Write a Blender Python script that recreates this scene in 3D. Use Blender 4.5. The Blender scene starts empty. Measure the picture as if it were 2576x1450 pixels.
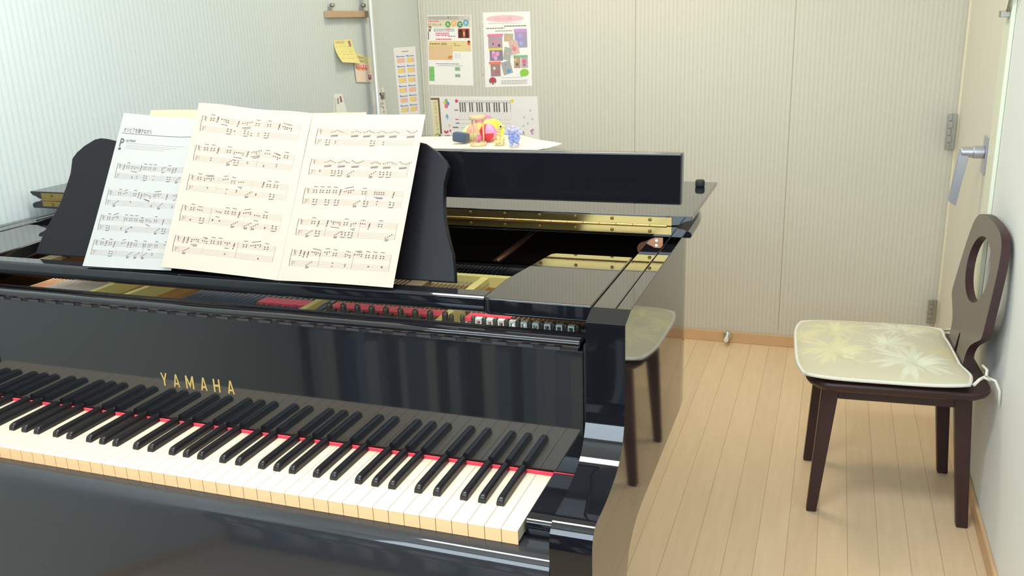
import bpy, bmesh, math, random
from mathutils import Vector, Matrix
random.seed(7)
PI = math.pi
C = bpy.context.scene.collection
H = 0.715                      # height of the key tops above the floor
XL, XR, XC = -1.3285, 0.1065, -0.611
WL, WR, WB, WF = -1.384, 0.789, 2.745, -1.62   # walls
CEIL = 2.42

def srgb(r, g, b):
    f = lambda c: (c / 255) / 12.92 if c <= 10 else ((c / 255 + 0.055) / 1.055) ** 2.4
    return (f(r), f(g), f(b))

# ------------------------------------------------------------------ materials
MATS = {}
def mat(name, col, rough=0.5, metal=0.0, spec=0.5, coat=0.0, trans=0.0, ior=1.45, sheen=0.0, noise=0.0, nscale=30.0, bump=0.0, bscale=200.0):
    if name in MATS: return MATS[name]
    m = bpy.data.materials.new(name); m.use_nodes = True
    nt = m.node_tree; b = nt.nodes['Principled BSDF']
    b.inputs['Base Color'].default_value = (*col, 1)
    b.inputs['Roughness'].default_value = rough
    b.inputs['Metallic'].default_value = metal
    b.inputs['Specular IOR Level'].default_value = spec
    b.inputs['Coat Weight'].default_value = coat
    b.inputs['Coat Roughness'].default_value = 0.03
    b.inputs['Transmission Weight'].default_value = trans
    b.inputs['IOR'].default_value = ior
    b.inputs['Sheen Weight'].default_value = sheen
    if noise or bump:
        tc = nt.nodes.new('ShaderNodeTexCoord')
    if noise:
        n = nt.nodes.new('ShaderNodeTexNoise'); n.inputs['Scale'].default_value = nscale
        n.inputs['Detail'].default_value = 4
        mx = nt.nodes.new('ShaderNodeMix'); mx.data_type = 'RGBA'
        mx.inputs['A'].default_value = (*[c * (1 - noise) for c in col], 1)
        mx.inputs['B'].default_value = (*[min(1, c * (1 + noise)) for c in col], 1)
        nt.links.new(tc.outputs['Object'], n.inputs['Vector'])
        nt.links.new(n.outputs['Fac'], mx.inputs['Factor'])
        nt.links.new(mx.outputs['Result'], b.inputs['Base Color'])
    if bump:
        n2 = nt.nodes.new('ShaderNodeTexNoise'); n2.inputs['Scale'].default_value = bscale
        bp = nt.nodes.new('ShaderNodeBump'); bp.inputs['Strength'].default_value = bump
        bp.inputs['Distance'].default_value = 0.002
        nt.links.new(tc.outputs['Object'], n2.inputs['Vector'])
        nt.links.new(n2.outputs['Fac'], bp.inputs['Height'])
        nt.links.new(bp.outputs['Normal'], b.inputs['Normal'])
    MATS[name] = m
    return m

def flat(r, g, b, rough=0.75):
    return mat('print_%d_%d_%d' % (r, g, b), srgb(r, g, b), rough, spec=0.2)

def wallpaper(name, axis, base, dark, pitch, contrast=0.6):
    """ribbed vinyl wallpaper: soft vertical ribs broken into dashes; axis = the horizontal axis that runs along the wall"""
    m = bpy.data.materials.new(name); m.use_nodes = True
    nt = m.node_tree; N = nt.nodes.new; L = nt.links.new
    b = nt.nodes['Principled BSDF']; b.inputs['Roughness'].default_value = 0.75
    b.inputs['Specular IOR Level'].default_value = 0.25
    tc = N('ShaderNodeTexCoord'); sep = N('ShaderNodeSeparateXYZ'); L(tc.outputs['Object'], sep.inputs[0])
    u = sep.outputs[axis]; z = sep.outputs['Z']
    def M(op, a, bb=None):
        n = N('ShaderNodeMath'); n.operation = op
        for i, v in enumerate((a, bb)):
            if v is None: continue
            if isinstance(v, (int, float)): n.inputs[i].default_value = v
            else: L(v, n.inputs[i])
        return n.outputs[0]
    # dashes: noise stretched strongly along the height, fine across
    comb = N('ShaderNodeCombineXYZ'); L(M('MULTIPLY', u, 1 / pitch * 0.9), comb.inputs[0]); L(M('MULTIPLY', z, 26.0), comb.inputs[1])
    n1 = N('ShaderNodeTexNoise'); n1.inputs['Scale'].default_value = 1.0; n1.inputs['Detail'].default_value = 2.0
    L(comb.outputs[0], n1.inputs['Vector'])
    rib = M('POWER', M('ADD', M('MULTIPLY', M('SINE', M('MULTIPLY', u, 2 * PI / pitch)), 0.5), 0.5), 3.0)
    fac = M('MULTIPLY', M('MULTIPLY', rib, M('ADD', n1.outputs['Fac'], 0.35)), contrast)
    comb2 = N('ShaderNodeCombineXYZ'); L(M('MULTIPLY', u, 3.0), comb2.inputs[0]); L(M('MULTIPLY', z, 0.6), comb2.inputs[1])
    n2 = N('ShaderNodeTexNoise'); n2.inputs['Scale'].default_value = 2.0; L(comb2.outputs[0], n2.inputs['Vector'])
    mx = N('ShaderNodeMix'); mx.data_type = 'RGBA'
    mx.inputs['A'].default_value = (*base, 1); mx.inputs['B'].default_value = (*dark, 1)
    cl = N('ShaderNodeClamp'); L(M('ADD', fac, M('MULTIPLY', M('SUBTRACT', n2.outputs['Fac'], 0.5), 0.12)), cl.inputs[0])
    L(cl.outputs[0], mx.inputs['Factor']); L(mx.outputs['Result'], b.inputs['Base Color'])
    bp = N('ShaderNodeBump'); bp.inputs['Strength'].default_value = 0.35; bp.inputs['Distance'].default_value = 0.0015
    bp.invert = True
    L(fac, bp.inputs['Height']); L(bp.outputs['Normal'], b.inputs['Normal'])
    return m

def floor_mat():
    m = bpy.data.materials.new('maple_floor'); m.use_nodes = True
    nt = m.node_tree; N = nt.nodes.new; L = nt.links.new
    b = nt.nodes['Principled BSDF']
    b.inputs['Roughness'].default_value = 0.32; b.inputs['Specular IOR Level'].default_value = 0.4
    tc = N('ShaderNodeTexCoord'); mp = N('ShaderNodeMapping'); mp.inputs['Rotation'].default_value = (0, 0, PI / 2)
    mp.inputs['Location'].default_value = (3.5, -0.0052, 0)
    L(tc.outputs['Object'], mp.inputs['Vector'])
    br = N('ShaderNodeTexBrick'); L(mp.outputs[0], br.inputs['Vector'])
    br.inputs['Scale'].default_value = 1.0; br.inputs['Brick Width'].default_value = 12.0
    br.inputs['Row Height'].default_value = 0.0752; br.inputs['Mortar Size'].default_value = 0.0011
    br.inputs['Mortar Smooth'].default_value = 0.3
    br.inputs['Color1'].default_value = (*srgb(237, 210, 174), 1); br.inputs['Color2'].default_value = (*srgb(231, 204, 168), 1)
    br.inputs['Mortar'].default_value = (*srgb(198, 168, 132), 1)
    n = N('ShaderNodeTexNoise'); n.inputs['Scale'].default_value = 4; n.inputs['Detail'].default_value = 6
    mp2 = N('ShaderNodeMapping'); mp2.inputs['Scale'].default_value = (14, 1.2, 1); L(tc.outputs['Object'], mp2.inputs['Vector']); L(mp2.outputs[0], n.inputs['Vector'])
    mx = N('ShaderNodeMix'); mx.data_type = 'RGBA'; mx.blend_type = 'MULTIPLY'; mx.inputs['Factor'].default_value = 0.35
    cr = N('ShaderNodeValToRGB'); cr.color_ramp.elements[0].color = (0.82, 0.78, 0.72, 1); cr.color_ramp.elements[1].color = (1, 1, 1, 1)
    cr.color_ramp.elements[0].position = 0.3; cr.color_ramp.elements[1].position = 0.7
    L(n.outputs['Fac'], cr.inputs[0]); L(br.outputs['Color'], mx.inputs['A']); L(cr.outputs[0], mx.inputs['B'])
    L(mx.outputs['Result'], b.inputs['Base Color'])
    return m

LACQ = mat('black_lacquer', (0.007, 0.007, 0.009), 0.04, spec=0.5, coat=0.35)
LACQ3 = mat('haze_tinted_lacquer', (0.030, 0.030, 0.033), 0.07, spec=0.5, coat=0.3)  # lacquer lightened for the key slip, a pale haze of light put into its colour
LACQ2 = mat('satin_black', (0.011, 0.010, 0.012), 0.40, spec=0.2, bump=0.05, bscale=900)
DARK = mat('dark_inside', (0.006, 0.006, 0.007), 0.6)
BRASS = mat('brass', srgb(150, 128, 78), 0.18, 0.9, noise=0.06, nscale=14)
GOLD = mat('gold_lettering', srgb(214, 180, 110), 0.35, 0.55)
PLATE = mat('bronze_plate', srgb(140, 92, 50), 0.3, 0.75, noise=0.1, nscale=8)
PLATEL = mat('pale_gold_rib', srgb(226, 212, 138), 0.35, 0.35)
IVORY = mat('ivory_key', srgb(230, 211, 182), 0.28, spec=0.45)
LIP = mat('key_front', srgb(255, 200, 146), 0.4, spec=0.4)
EBONY = mat('ebony_key', (0.012, 0.011, 0.012), 0.28, spec=0.5, bump=0.05, bscale=500)
FELT = mat('red_felt', srgb(222, 62, 78), 0.95, spec=0.05, sheen=0.3, bump=0.3, bscale=700)
WFELT = mat('white_felt', srgb(226, 232, 222), 0.9, spec=0.1)
COPPER = mat('copper_string', srgb(196, 140, 104), 0.35, 0.8)
STEEL = mat('steel_string', srgb(170, 172, 180), 0.3, 0.9)
PIN = mat('dark_pin', srgb(92, 86, 76), 0.4, 0.5)
CHROME = mat('chrome', srgb(205, 208, 205), 0.12, 1.0)
SATIN = mat('satin_steel', srgb(170, 168, 160), 0.35, 0.85)
SILVER = mat('silver_handle', srgb(196, 200, 214), 0.3, 0.8)
PAPER = mat('paper', srgb(180, 163, 147), 0.8, spec=0.2)
PAPERL = mat('grey_paper', srgb(166, 163, 158), 0.8, spec=0.2)
PAPERC = mat('cream_paper', srgb(180, 170, 136), 0.8, spec=0.2)
INK = mat('ink', srgb(88, 80, 80), 0.8, spec=0.1)
INKL = mat('pale_ink', srgb(160, 145, 131), 0.8, spec=0.1)
WENGE = mat('dark_wood', srgb(62, 42, 42), 0.38, spec=0.4, noise=0.25, nscale=18)
WENGE2 = mat('dark_wood_satin', srgb(104, 94, 86), 0.28, spec=0.6, noise=0.1, nscale=14)
WOODB = mat('baseboard_wood', srgb(214, 178, 136), 0.4, noise=0.08, nscale=12)
WOODL = mat('light_wood', srgb(226, 194, 152), 0.5, noise=0.08, nscale=20)
WOODR = mat('rail_wood', srgb(186, 158, 126), 0.5, noise=0.08, nscale=20)
DOORM = mat('door_cream', srgb(228, 226, 214), 0.5, spec=0.3)
TRIMM = mat('trim_pale', srgb(232, 236, 218), 0.45, spec=0.3)
WALLW = mat('white_wall', srgb(236, 241, 240), 0.8, spec=0.2, bump=0.1, bscale=300)
CEILM = mat('ceiling_white', srgb(240, 238, 230), 0.9, spec=0.1)

# ------------------------------------------------------------------ mesh builder
class MB:
    def __init__(s): s.v = []; s.f = []; s.mi = []; s.sm = []; s.mats = []
    def slot(s, m):
        if m not in s.mats: s.mats.append(m)
        return s.mats.index(m)
    def add(s, vs, fs, m, smooth=False):
        o = len(s.v); s.v += [Vector(p) for p in vs]; k = s.slot(m)
        for f in fs: s.f.append([i + o for i in f]); s.mi.append(k); s.sm.append(smooth)
    def box(s, x0, x1, y0, y1, z0, z1, m):
        vs = [(x, y, z) for x in (x0, x1) for y in (y0, y1) for z in (z0, z1)]
        s.add(vs, [(0, 1, 3, 2), (4, 6, 7, 5), (0, 4, 5, 1), (2, 3, 7, 6), (0, 2, 6, 4), (1, 5, 7, 3)], m)
    def hexa(s, b, t, m):
        s.add(list(b) + list(t), [(3, 2, 1, 0), (4, 5, 6, 7)] + [(i, (i + 1) % 4, 4 + (i + 1) % 4, 4 + i) for i in range(4)], m)
    def prism(s, poly, axis, a, b, m, smooth=False):
        """poly of 2-D points in the two other axes (in xyz order), swept along axis from a to b"""
        def P(p, h):
            q = list(p); q.insert('xyz'.index(axis), h); return q
        n = len(poly)
        s.add([P(p, a) for p in poly] + [P(p, b) for p in poly],
              [(i, (i + 1) % n, n + (i + 1) % n, n + i) for i in range(n)], m, smooth)
        o = len(s.v) - 2 * n; k = s.slot(m)
        s.f.append([o + i for i in reversed(range(n))]); s.f.append([o + n + i for i in range(n)])
        s.mi += [k, k]; s.sm += [False, False]
    def loft(s, loops, m, caps=True, smooth=False):
        n = len(loops[0]); vs = [p for l in loops for p in l]; fs = []
        for j in range(len(loops) - 1):
            for i in range(n):
                fs.append((j * n + i, j * n + (i + 1) % n, (j + 1) * n + (i + 1) % n, (j + 1) * n + i))
        s.add(vs, fs, m, smooth)
        if caps:
            o = len(s.v) - len(vs); k = s.slot(m)
            s.f.append([o + i for i in reversed(range(n))]); s.f.append([o + (len(loops) - 1) * n + i for i in range(n)])
            s.mi += [k, k]; s.sm += [False, False]
    def tube(s, pts, r, m, n=10, caps=True, smooth=True):
        pts = [Vector(p) for p in pts]; loops = []
        rr = r if isinstance(r, (list, tuple)) else [r] * len(pts)
        ref = None
        for i, p in enumerate(pts):
            d = (pts[min(i + 1, len(pts) - 1)] - pts[max(i - 1, 0)]).normalized()
            if ref is None: ref = d.orthogonal().normalized()
            ref = (ref - d * ref.dot(d)).normalized(); w = d.cross(ref)
            loops.append([p + ref * math.cos(2 * PI * k / n) * rr[i] + w * math.sin(2 * PI * k / n) * rr[i] for k in range(n)])
        s.loft(loops, m, caps, smooth)
    def lathe(s, prof, m, c=(0, 0, 0), n=24, axis='z', smooth=True):
        loops = []
        for r, h in prof:
            l = []
            for k in range(n):
                a = 2 * PI * k / n; p = {'z': (r * math.cos(a), r * math.sin(a), h), 'y': (r * math.cos(a), h, r * math.sin(a)), 'x': (h, r * math.cos(a), r * math.sin(a))}[axis]
                l.append((p[0] + c[0], p[1] + c[1], p[2] + c[2]))
            loops.append(l)
        s.loft(loops, m, True, smooth)
    def ball(s, c, r, m, n=12, sq=(1, 1, 1), rot=None):
        prof = []; k = n // 2; loops = []
        for j in range(1, k):
            t = -PI / 2 + PI * j / k
            l = []
            for i in range(n):
                a = 2 * PI * i / n
                p = Vector((math.cos(t) * math.cos(a) * sq[0], math.cos(t) * math.sin(a) * sq[1], math.sin(t) * sq[2])) * r
                if rot: p = rot @ p
                l.append(p + Vector(c))
            loops.append(l)
        s.loft(loops, m, True, True)
        for q in (-1, -2): s.sm[q] = True
    def grid(s, fn, nu, nv, m, smooth=True):
        vs = [fn(i / nu, j / nv) for j in range(nv + 1) for i in range(nu + 1)]
        fs = [(j * (nu + 1) + i, j * (nu + 1) + i + 1, (j + 1) * (nu + 1) + i + 1, (j + 1) * (nu + 1) + i) for j in range(nv) for i in range(nu)]
        s.add(vs, fs, m, smooth)

def children(o): return [c for c in bpy.data.objects if c.parent is o]

def obj(name, mb, parent=None, bevel=0.0, seg=2, up=H, solid=0.0, fix=True, sub=0, rel=None, keep=None):
    """link a builder as ONE mesh object. Coordinates are given with the key tops at z = 0 (up = H lifts them to the floor)."""
    base = Vector((0, 0, 0))
    if parent is not None:
        base = WORLD[parent.name]
    vs = [v + Vector((0, 0, up)) for v in mb.v]
    if parent is None:
        zmin = min(v.z for v in vs)
        base = Vector((sum(v.x for v in vs) / len(vs), sum(v.y for v in vs) / len(vs), zmin)) if rel is None else Vector(rel)
    me = bpy.data.meshes.new(name)
    me.from_pydata([tuple(v - base) for v in vs], [], mb.f)
    for m in mb.mats: me.materials.append(m)
    me.polygons.foreach_set('material_index', mb.mi); me.polygons.foreach_set('use_smooth', mb.sm)
    if fix:
        bm = bmesh.new(); bm.from_mesh(me); bmesh.ops.recalc_face_normals(bm, faces=bm.faces); bm.to_mesh(me); bm.free()
    o = bpy.data.objects.new(name, me); C.objects.link(o)
    if parent is None: o.location = base
    else: o.parent = parent
    WORLD[o.name] = base
    if solid:
        md = o.modifiers.new('Solidify', 'SOLIDIFY'); md.thickness = solid; md.offset = 0
    if bevel:
        me.polygons.foreach_set('use_smooth', [True] * len(me.polygons))
        md = o.modifiers.new('Bevel', 'BEVEL'); md.width = bevel; md.segments = seg; md.limit_method = 'ANGLE'; md.angle_limit = math.radians(35)
        md.harden_normals = True
        if keep is not None:              # vertices for which keep() is false stay unbevelled
            me.set_sharp_from_angle(angle=math.radians(35))
            bm = bmesh.new(); bm.from_mesh(me); bm.edges.ensure_lookup_table()
            wts = [1.0 if len(e.link_faces) == 2 and e.calc_face_angle() > math.radians(35) and all(keep(v.co + base) for v in e.verts) else 0.0 for e in bm.edges]
            bm.free()
            at = me.attributes.new('bevel_weight_edge', 'FLOAT', 'EDGE'); at.data.foreach_set('value', wts)
            md.limit_method = 'WEIGHT'
    if sub:
        md = o.modifiers.new('Subsurf', 'SUBSURF'); md.levels = sub; md.render_levels = sub
    return o
WORLD = {}

def thing(name, label, cat, loc, group=None):
    o = bpy.data.objects.new(name, None); C.objects.link(o); o.location = loc
    o.empty_display_size = 0.05
    WORLD[o.name] = Vector(loc)
    return tag(o, label, cat, group)
def tag(o, label, cat, group=None):
    o['label'] = label; o['category'] = cat
    if group: o['group'] = group
    return o
def struct(o): o['kind'] = 'structure'; return o

def text_polys(txt, size=1.0, bold=False, align='LEFT'):
    cu = bpy.data.curves.new('lettering', 'FONT'); cu.body = txt; cu.size = size; cu.align_x = align
    cu.resolution_u = 3; cu.offset = 0.012 * size if bold else 0.0
    o = bpy.data.objects.new('lettering', cu); C.objects.link(o)
    dg = bpy.context.evaluated_depsgraph_get(); e = o.evaluated_get(dg); me = e.to_mesh()
    vs = [tuple(v.co) for v in me.vertices]; fs = [tuple(p.vertices) for p in me.polygons]
    e.to_mesh_clear(); bpy.data.objects.remove(o); bpy.data.curves.remove(cu)
    return vs, fs

# ------------------------------------------------------------------ room
mb = MB(); mb.box(WL - .12, WR + .12, WF - .12, WB + .12, -.08, 0, floor_mat()); struct(obj('floor', mb, up=0, rel=(0, 0, 0)))
mb = MB(); mb.box(WL - .12, WR + .12, WF - .12, WB + .12, CEIL, CEIL + .08, CEILM); struct(obj('ceiling', mb, up=0, rel=(0, 0, 0)))
wp_back = wallpaper('ribbed_wallpaper_back', 'X', srgb(211, 208, 196), srgb(182, 176, 162), 0.0165, 0.38)
wp_left = wallpaper('ribbed_wallpaper_left', 'Y', srgb(204, 212, 210), srgb(175, 183, 180), 0.0165, 0.38)  # same paper as the back wall, with cool light tinted into its colour
SEAM = mat('panel_seam', srgb(176, 164, 138), 0.8)
mb = MB(); mb.box(WL - .12, WR + .12, WB, WB + .12, 0, CEIL, wp_back)
for x in (-.429, .187):
    mb.box(x - .0012, x + .0012, WB - .0006, WB + .001, .07, CEIL, SEAM)
struct(obj('wall_back', mb, up=0, rel=(0, 0, 0)))
mb = MB(); mb.box(WL - .12, WL, WF - .12, WB, 0, CEIL, wp_left); struct(obj('wall_left', mb, up=0, rel=(0, 0, 0)))
mb = MB(); mb.box(WR, WR + .12, WF - .12, WB, 0, CEIL, WALLW); struct(obj('wall_right', mb, up=0, rel=(0, 0, 0)))
mb = MB()
# wall behind the camera with an unseen window opening added for fill light
wx0, wx1, wz0, wz1 = -1.15, .75, 1.18, 2.24
for a in ((WL, wx0, 0, CEIL), (wx1, WR, 0, CEIL), (wx0, wx1, 0, wz0), (wx0, wx1, wz1, CEIL)):
    mb.box(a[0], a[1], WF - .12, WF, a[2], a[3], WALLW)
struct(obj('wall_front', mb, up=0, rel=(0, 0, 0)))
mb = MB()
for a in ((wx0, wx0 + .04, wz0, wz1), (wx1 - .04, wx1, wz0, wz1), (-.02, .02, wz0 + .04, wz1 - .04), (wx0 + .04, wx1 - .04, wz0, wz0 + .04), (wx0 + .04, wx1 - .04, wz1 - .04, wz1)):
    mb.box(a[0], a[1], WF - .08, WF - .02, a[2], a[3], SATIN)
struct(obj('fill_window_1', mb, up=0))
# baseboards: 48 mm wood strips with a small top ledge
def baseboard(name, x0, x1, y0, y1):
    mb = MB(); mb.box(x0, x1, y0, y1, 0, .048, WOODB)
    return struct(obj(name, mb, up=0, bevel=.002))
baseboard('baseboard_back', WL, WR - .002, WB - .012, WB - .0003)
baseboard('baseboard_right', WR - .010, WR - .0003, WF, 1.80)
baseboard('baseboard_left', WL + .0003, WL + .010, WF, WB - .013)
# corner post of the back wall on the left, soft vertical strip
mb = MB(); mb.box(WL + .0003, WL + .009, WB - .010, WB - .0003, .049, CEIL - .001, mat('corner_strip', srgb(214, 210, 196), .7)); struct(obj('trim_1', mb, up=0, bevel=.004))
# door in the right wall near the far corner
mb = MB(); mb.box(WR - .006, WR - .0004, 1.945, WB - .035, .012, 2.05, DOORM)
door = struct(obj('door_1', mb, up=0, bevel=.002, rel=(WR, 2.3, 0)))
mb = MB(); mb.box(WR - .012, WR - .0004, 1.83, 1.94, 0, 2.12, TRIMM); mb.box(WR - .012, WR - .0004, 1.94, WB - .002, 2.055, 2.12, TRIMM)
struct(obj('trim_2', mb, up=0, bevel=.003))
mb = MB(); mb.box(WR - .013, WR - .0004, WB - .034, WB - .0135, 0, 2.054, mat('jamb', srgb(232, 224, 198), .5)); struct(obj('trim_3', mb, up=0, bevel=.003))
# hinges
for z0, z1 in ((.125, .258), (-.555, -.455)):
    mb = MB(); yk = WB - .0475
    mb.box(WR - .034, WR - .0135, yk, yk + .004, z0, z1, SATIN)
    n = 5; dz = (z1 - z0) / n
    for i in range(n):
        xo = .004 if i % 2 else 0
        mb.box(WR - .046, WR - .030 + xo, yk - .008, yk + .001, z0 + i * dz + .0012, z0 + (i + 1) * dz - .0012, SATIN)
    obj('hinge', mb, door, bevel=.002)
# vertical lever handle
mb = MB(); hy, hz = 2.02, .205
mb.box(WR - .011, WR - .0062, hy - .03, hy + .03, hz - .055, hz + .055, SILVER)
mb.lathe([(.019, WR - .0112), (.019, WR - .04), (.0165, WR - .041), (.0155, WR - .072), (.012, WR - .076)], SILVER, (0, hy, hz + .008), 20, 'x')
mb.hexa([(WR - .078, hy - .013, hz + .012), (WR - .052, hy - .013, hz - .002), (WR - .052, hy + .013, hz - .002), (WR - .078, hy + .013, hz + .012)],
        [(WR - .094, hy - .011, hz - .14), (WR - .072, hy - .011, hz - .155), (WR - .072, hy + .011, hz - .155), (WR - .094, hy + .011, hz - .14)], SILVER)
obj('door_handle', mb, door, bevel=.003)
# small metal bracket high on the casing (end of a door closer arm)
mb = MB(); mb.box(WR - .034, WR - .0119, 1.845, 1.885, .600, .617, SATIN); mb.tube([(WR - .018, 1.86, .605), (WR - .02, 1.80, .66), (WR - .022, 1.70, .80)], .005, SATIN)
tag(obj('door_latch', mb, bevel=.002), 'small grey metal bracket with an arm high on the door casing', 'bracket')
# door stop on the back baseboard
sx = -.018
t = thing('door_stop', 'small chrome door stop with white rubber tip on the wooden baseboard', 'door stop', (sx, WB - .0125, 0))
mb = MB(); mb.lathe([(.019, WB - .0125), (.019, WB - .016), (.015, WB - .02), (.008, WB - .022), (.0065, WB - .055)], CHROME, (sx, 0, -.715 + .031), 20, 'y'); obj('plate', mb, t)
mb = MB(); mb.lathe([(.0085, WB - .0552), (.0095, WB - .058), (.0095, WB - .073), (.008, WB - .076)], mat('white_rubber', srgb(238, 236, 226), .6), (sx, 0, -.715 + .031), 16, 'y'); obj('rubber_tip', mb, t)

# ------------------------------------------------------------------ grand piano
P = thing('grand_piano', 'black lacquered grand piano with folded lid, open keyboard and brass hinge', 'piano', (XC, .6, 0))
# rim outline in plan (outer), right front -> round the tail -> left front
ctrl = [(XR, .62), (.103, .70), (.078, .82), (.02, .96), (-.075, 1.10), (-.18, 1.23), (-.28, 1.36), (-.375, 1.49), (-.49, 1.62), (-.64, 1.72), (-.81, 1.768), (-1.0, 1.765), (-1.16, 1.72), (-1.27, 1.63), (-1.318, 1.52), (XL, 1.38)]
def smooth_curve(pts, k=4):
    out = []
    for i in range(len(pts) - 1):
        p0 = Vector(pts[max(i - 1, 0)]); p1 = Vector(pts[i]); p2 = Vector(pts[i + 1]); p3 = Vector(pts[min(i + 2, len(pts) - 1)])
        for j in range(k):
            t = j / k
            out.append(.5 * ((2 * p1) + (p2 - p0) * t + (2 * p0 - 5 * p1 + 4 * p2 - p3) * t * t + (3 * p1 - p0 - 3 * p2 + p3) * t ** 3))
    out.append(Vector(pts[-1])); return out
RC = smooth_curve(ctrl)
def offset_path(path, d):
    res = []
    for i, p in enumerate(path):
        a = path[max(i - 1, 0)]; b = path[min(i + 1, len(path) - 1)]
        t = (b - a).normalized(); n = Vector((t.y, -t.x))      # outward (path runs right -> back -> left)
        res.append(p + n * d)
    return res
def rimloop(d, y0, z):
    path = [Vector((XR, y0))] + RC + [Vector((XL, y0))]
    return [(p.x, p.y, z) for p in offset_path(path, d)]
FRONT = [.1885, .1900, .2, .215, .235, .27, .40]
def foot(y, z0):      # the rim's lower edge drops toward the arm
    t = max(0, min(1, (.27 - y) / .0815)); return z0 - .021 * t ** 2.0
def rim_band(d_out, d_in, ys, z0, z1, m, drop=False):
    mb = MB()
    def loop(d, z, low):
        path = [Vector((XR, y)) for y in ys] + RC + [Vector((XL, y)) for y in reversed(ys)]
        return [(p.x, p.y, foot(p.y, z) if low and drop else z) for p in offset_path(path, d)]
    o0, o1, i1, i0 = loop(d_out, z0, True), loop(d_out, z1, False), loop(d_in, z1, False), loop(d_in, z0, True)
    n = len(o0); vs = o0 + o1 + i1 + i0; fs = []
    for i in range(n - 1):
        for a, b in ((0, 1), (1, 2), (2, 3), (3, 0)):
            fs.append((a * n + i, a * n + i + 1, b * n + i + 1, b * n + i))
    fs += [(0, n, 2 * n, 3 * n), (n - 1, 2 * n - 1, 3 * n - 1, 4 * n - 1)]
    mb.add(vs, fs, m); return mb
obj('rim', rim_band(0, -.021, FRONT, -.097, .249, LACQ, True), P, bevel=.0014, seg=2, keep=lambda v: v.y > .1888)
inner = rim_band(-.0222, -.055, [.1885, .40], -.05, .2485, LACQ); obj('inner_rim', inner, P, bevel=.0016)
# arms (cheeks) in front of the rim: S-curved profile
arm = [(.188, .249), (.1515, .2385), (.1520, .19), (.1525, .13), (.149, .10), (.139, .0765), (.124, .0590), (.104, .0475), (.077, .0410), (.05, .0365), (.0185, .0345), (-.006, .0345), (-.018, .031), (-.026, .0225), (-.030, .0105), (-.031, -.005), (-.0305, -.04), (-.030, -.20), (.150, -.20), (.156, -.178), (.165, -.156), (.180, -.125), (.2, -.110), (.235, -.099), (.2755, -.097), (.2755, -.0972), (.188, -.0972)]
arm = [(.1885, .249)] + [(.184, .2478)] + arm[1:22] + [(.1885, -.118)]
arm = arm[:2] + [(p.x, p.y) for p in smooth_curve([Vector(q) for q in arm[2:18]], 3)] + arm[18:]
for s, xa, xb in ((1, .0515, XR), (-1, XL, -1.2735)):
    mb = MB(); mb.prism(arm, 'x', xa, xb, LACQ)
    obj('arm', mb, P, bevel=.0035, seg=3, keep=lambda v: v.y < .1884)
# front legs and rear leg with casters
for lx, ly in ((XR - .072, .075), (XL + .072, .075), (-.75, 1.45)):
    mb = MB(); w = .055
    z1 = -.2005 if ly < 1 else -.098
    mb.hexa([(lx - w * .7, ly - w * .7, -.655), (lx + w * .7, ly - w * .7, -.655), (lx + w * .7, ly + w * .7, -.655), (lx - w * .7, ly + w * .7, -.655)],
            [(lx - w, ly - w, z1), (lx + w, ly - w, z1), (lx + w, ly + w, z1), (lx - w, ly + w, z1)], LACQ)
    lg = obj('leg', mb, P, bevel=.004)
    mb = MB(); mb.lathe([(.026, -.012), (.03, -.008), (.03, .008), (.026, .012)], BRASS, (lx, ly, -.685), 20, 'x'); mb.box(lx - .02, lx + .02, ly - .012, ly + .012, -.672, -.654, BRASS); obj('caster', mb, lg)
# key bed and key slip
mb = MB(); mb.box(XL + .056, XR - .056, .03, .30, -.095, -.03, LACQ); obj('key_bed', mb, P, bevel=.002)
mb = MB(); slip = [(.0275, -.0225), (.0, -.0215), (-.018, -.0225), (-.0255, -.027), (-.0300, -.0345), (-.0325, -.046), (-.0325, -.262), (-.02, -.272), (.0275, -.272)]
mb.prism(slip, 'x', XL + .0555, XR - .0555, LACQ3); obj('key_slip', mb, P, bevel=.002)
# key blocks
for xa, xb in ((.0018, .0510), (-1.273, -1.2238)):
    mb = MB(); mb.prism([(.0225, -.0215), (.0205, -.006), (.0225, .001), (.028, .0045), (.152, .0045), (.152, -.0215)], 'x', xa, xb, LACQ)
    obj('key_block', mb, P, bevel=.002, seg=3)
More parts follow.
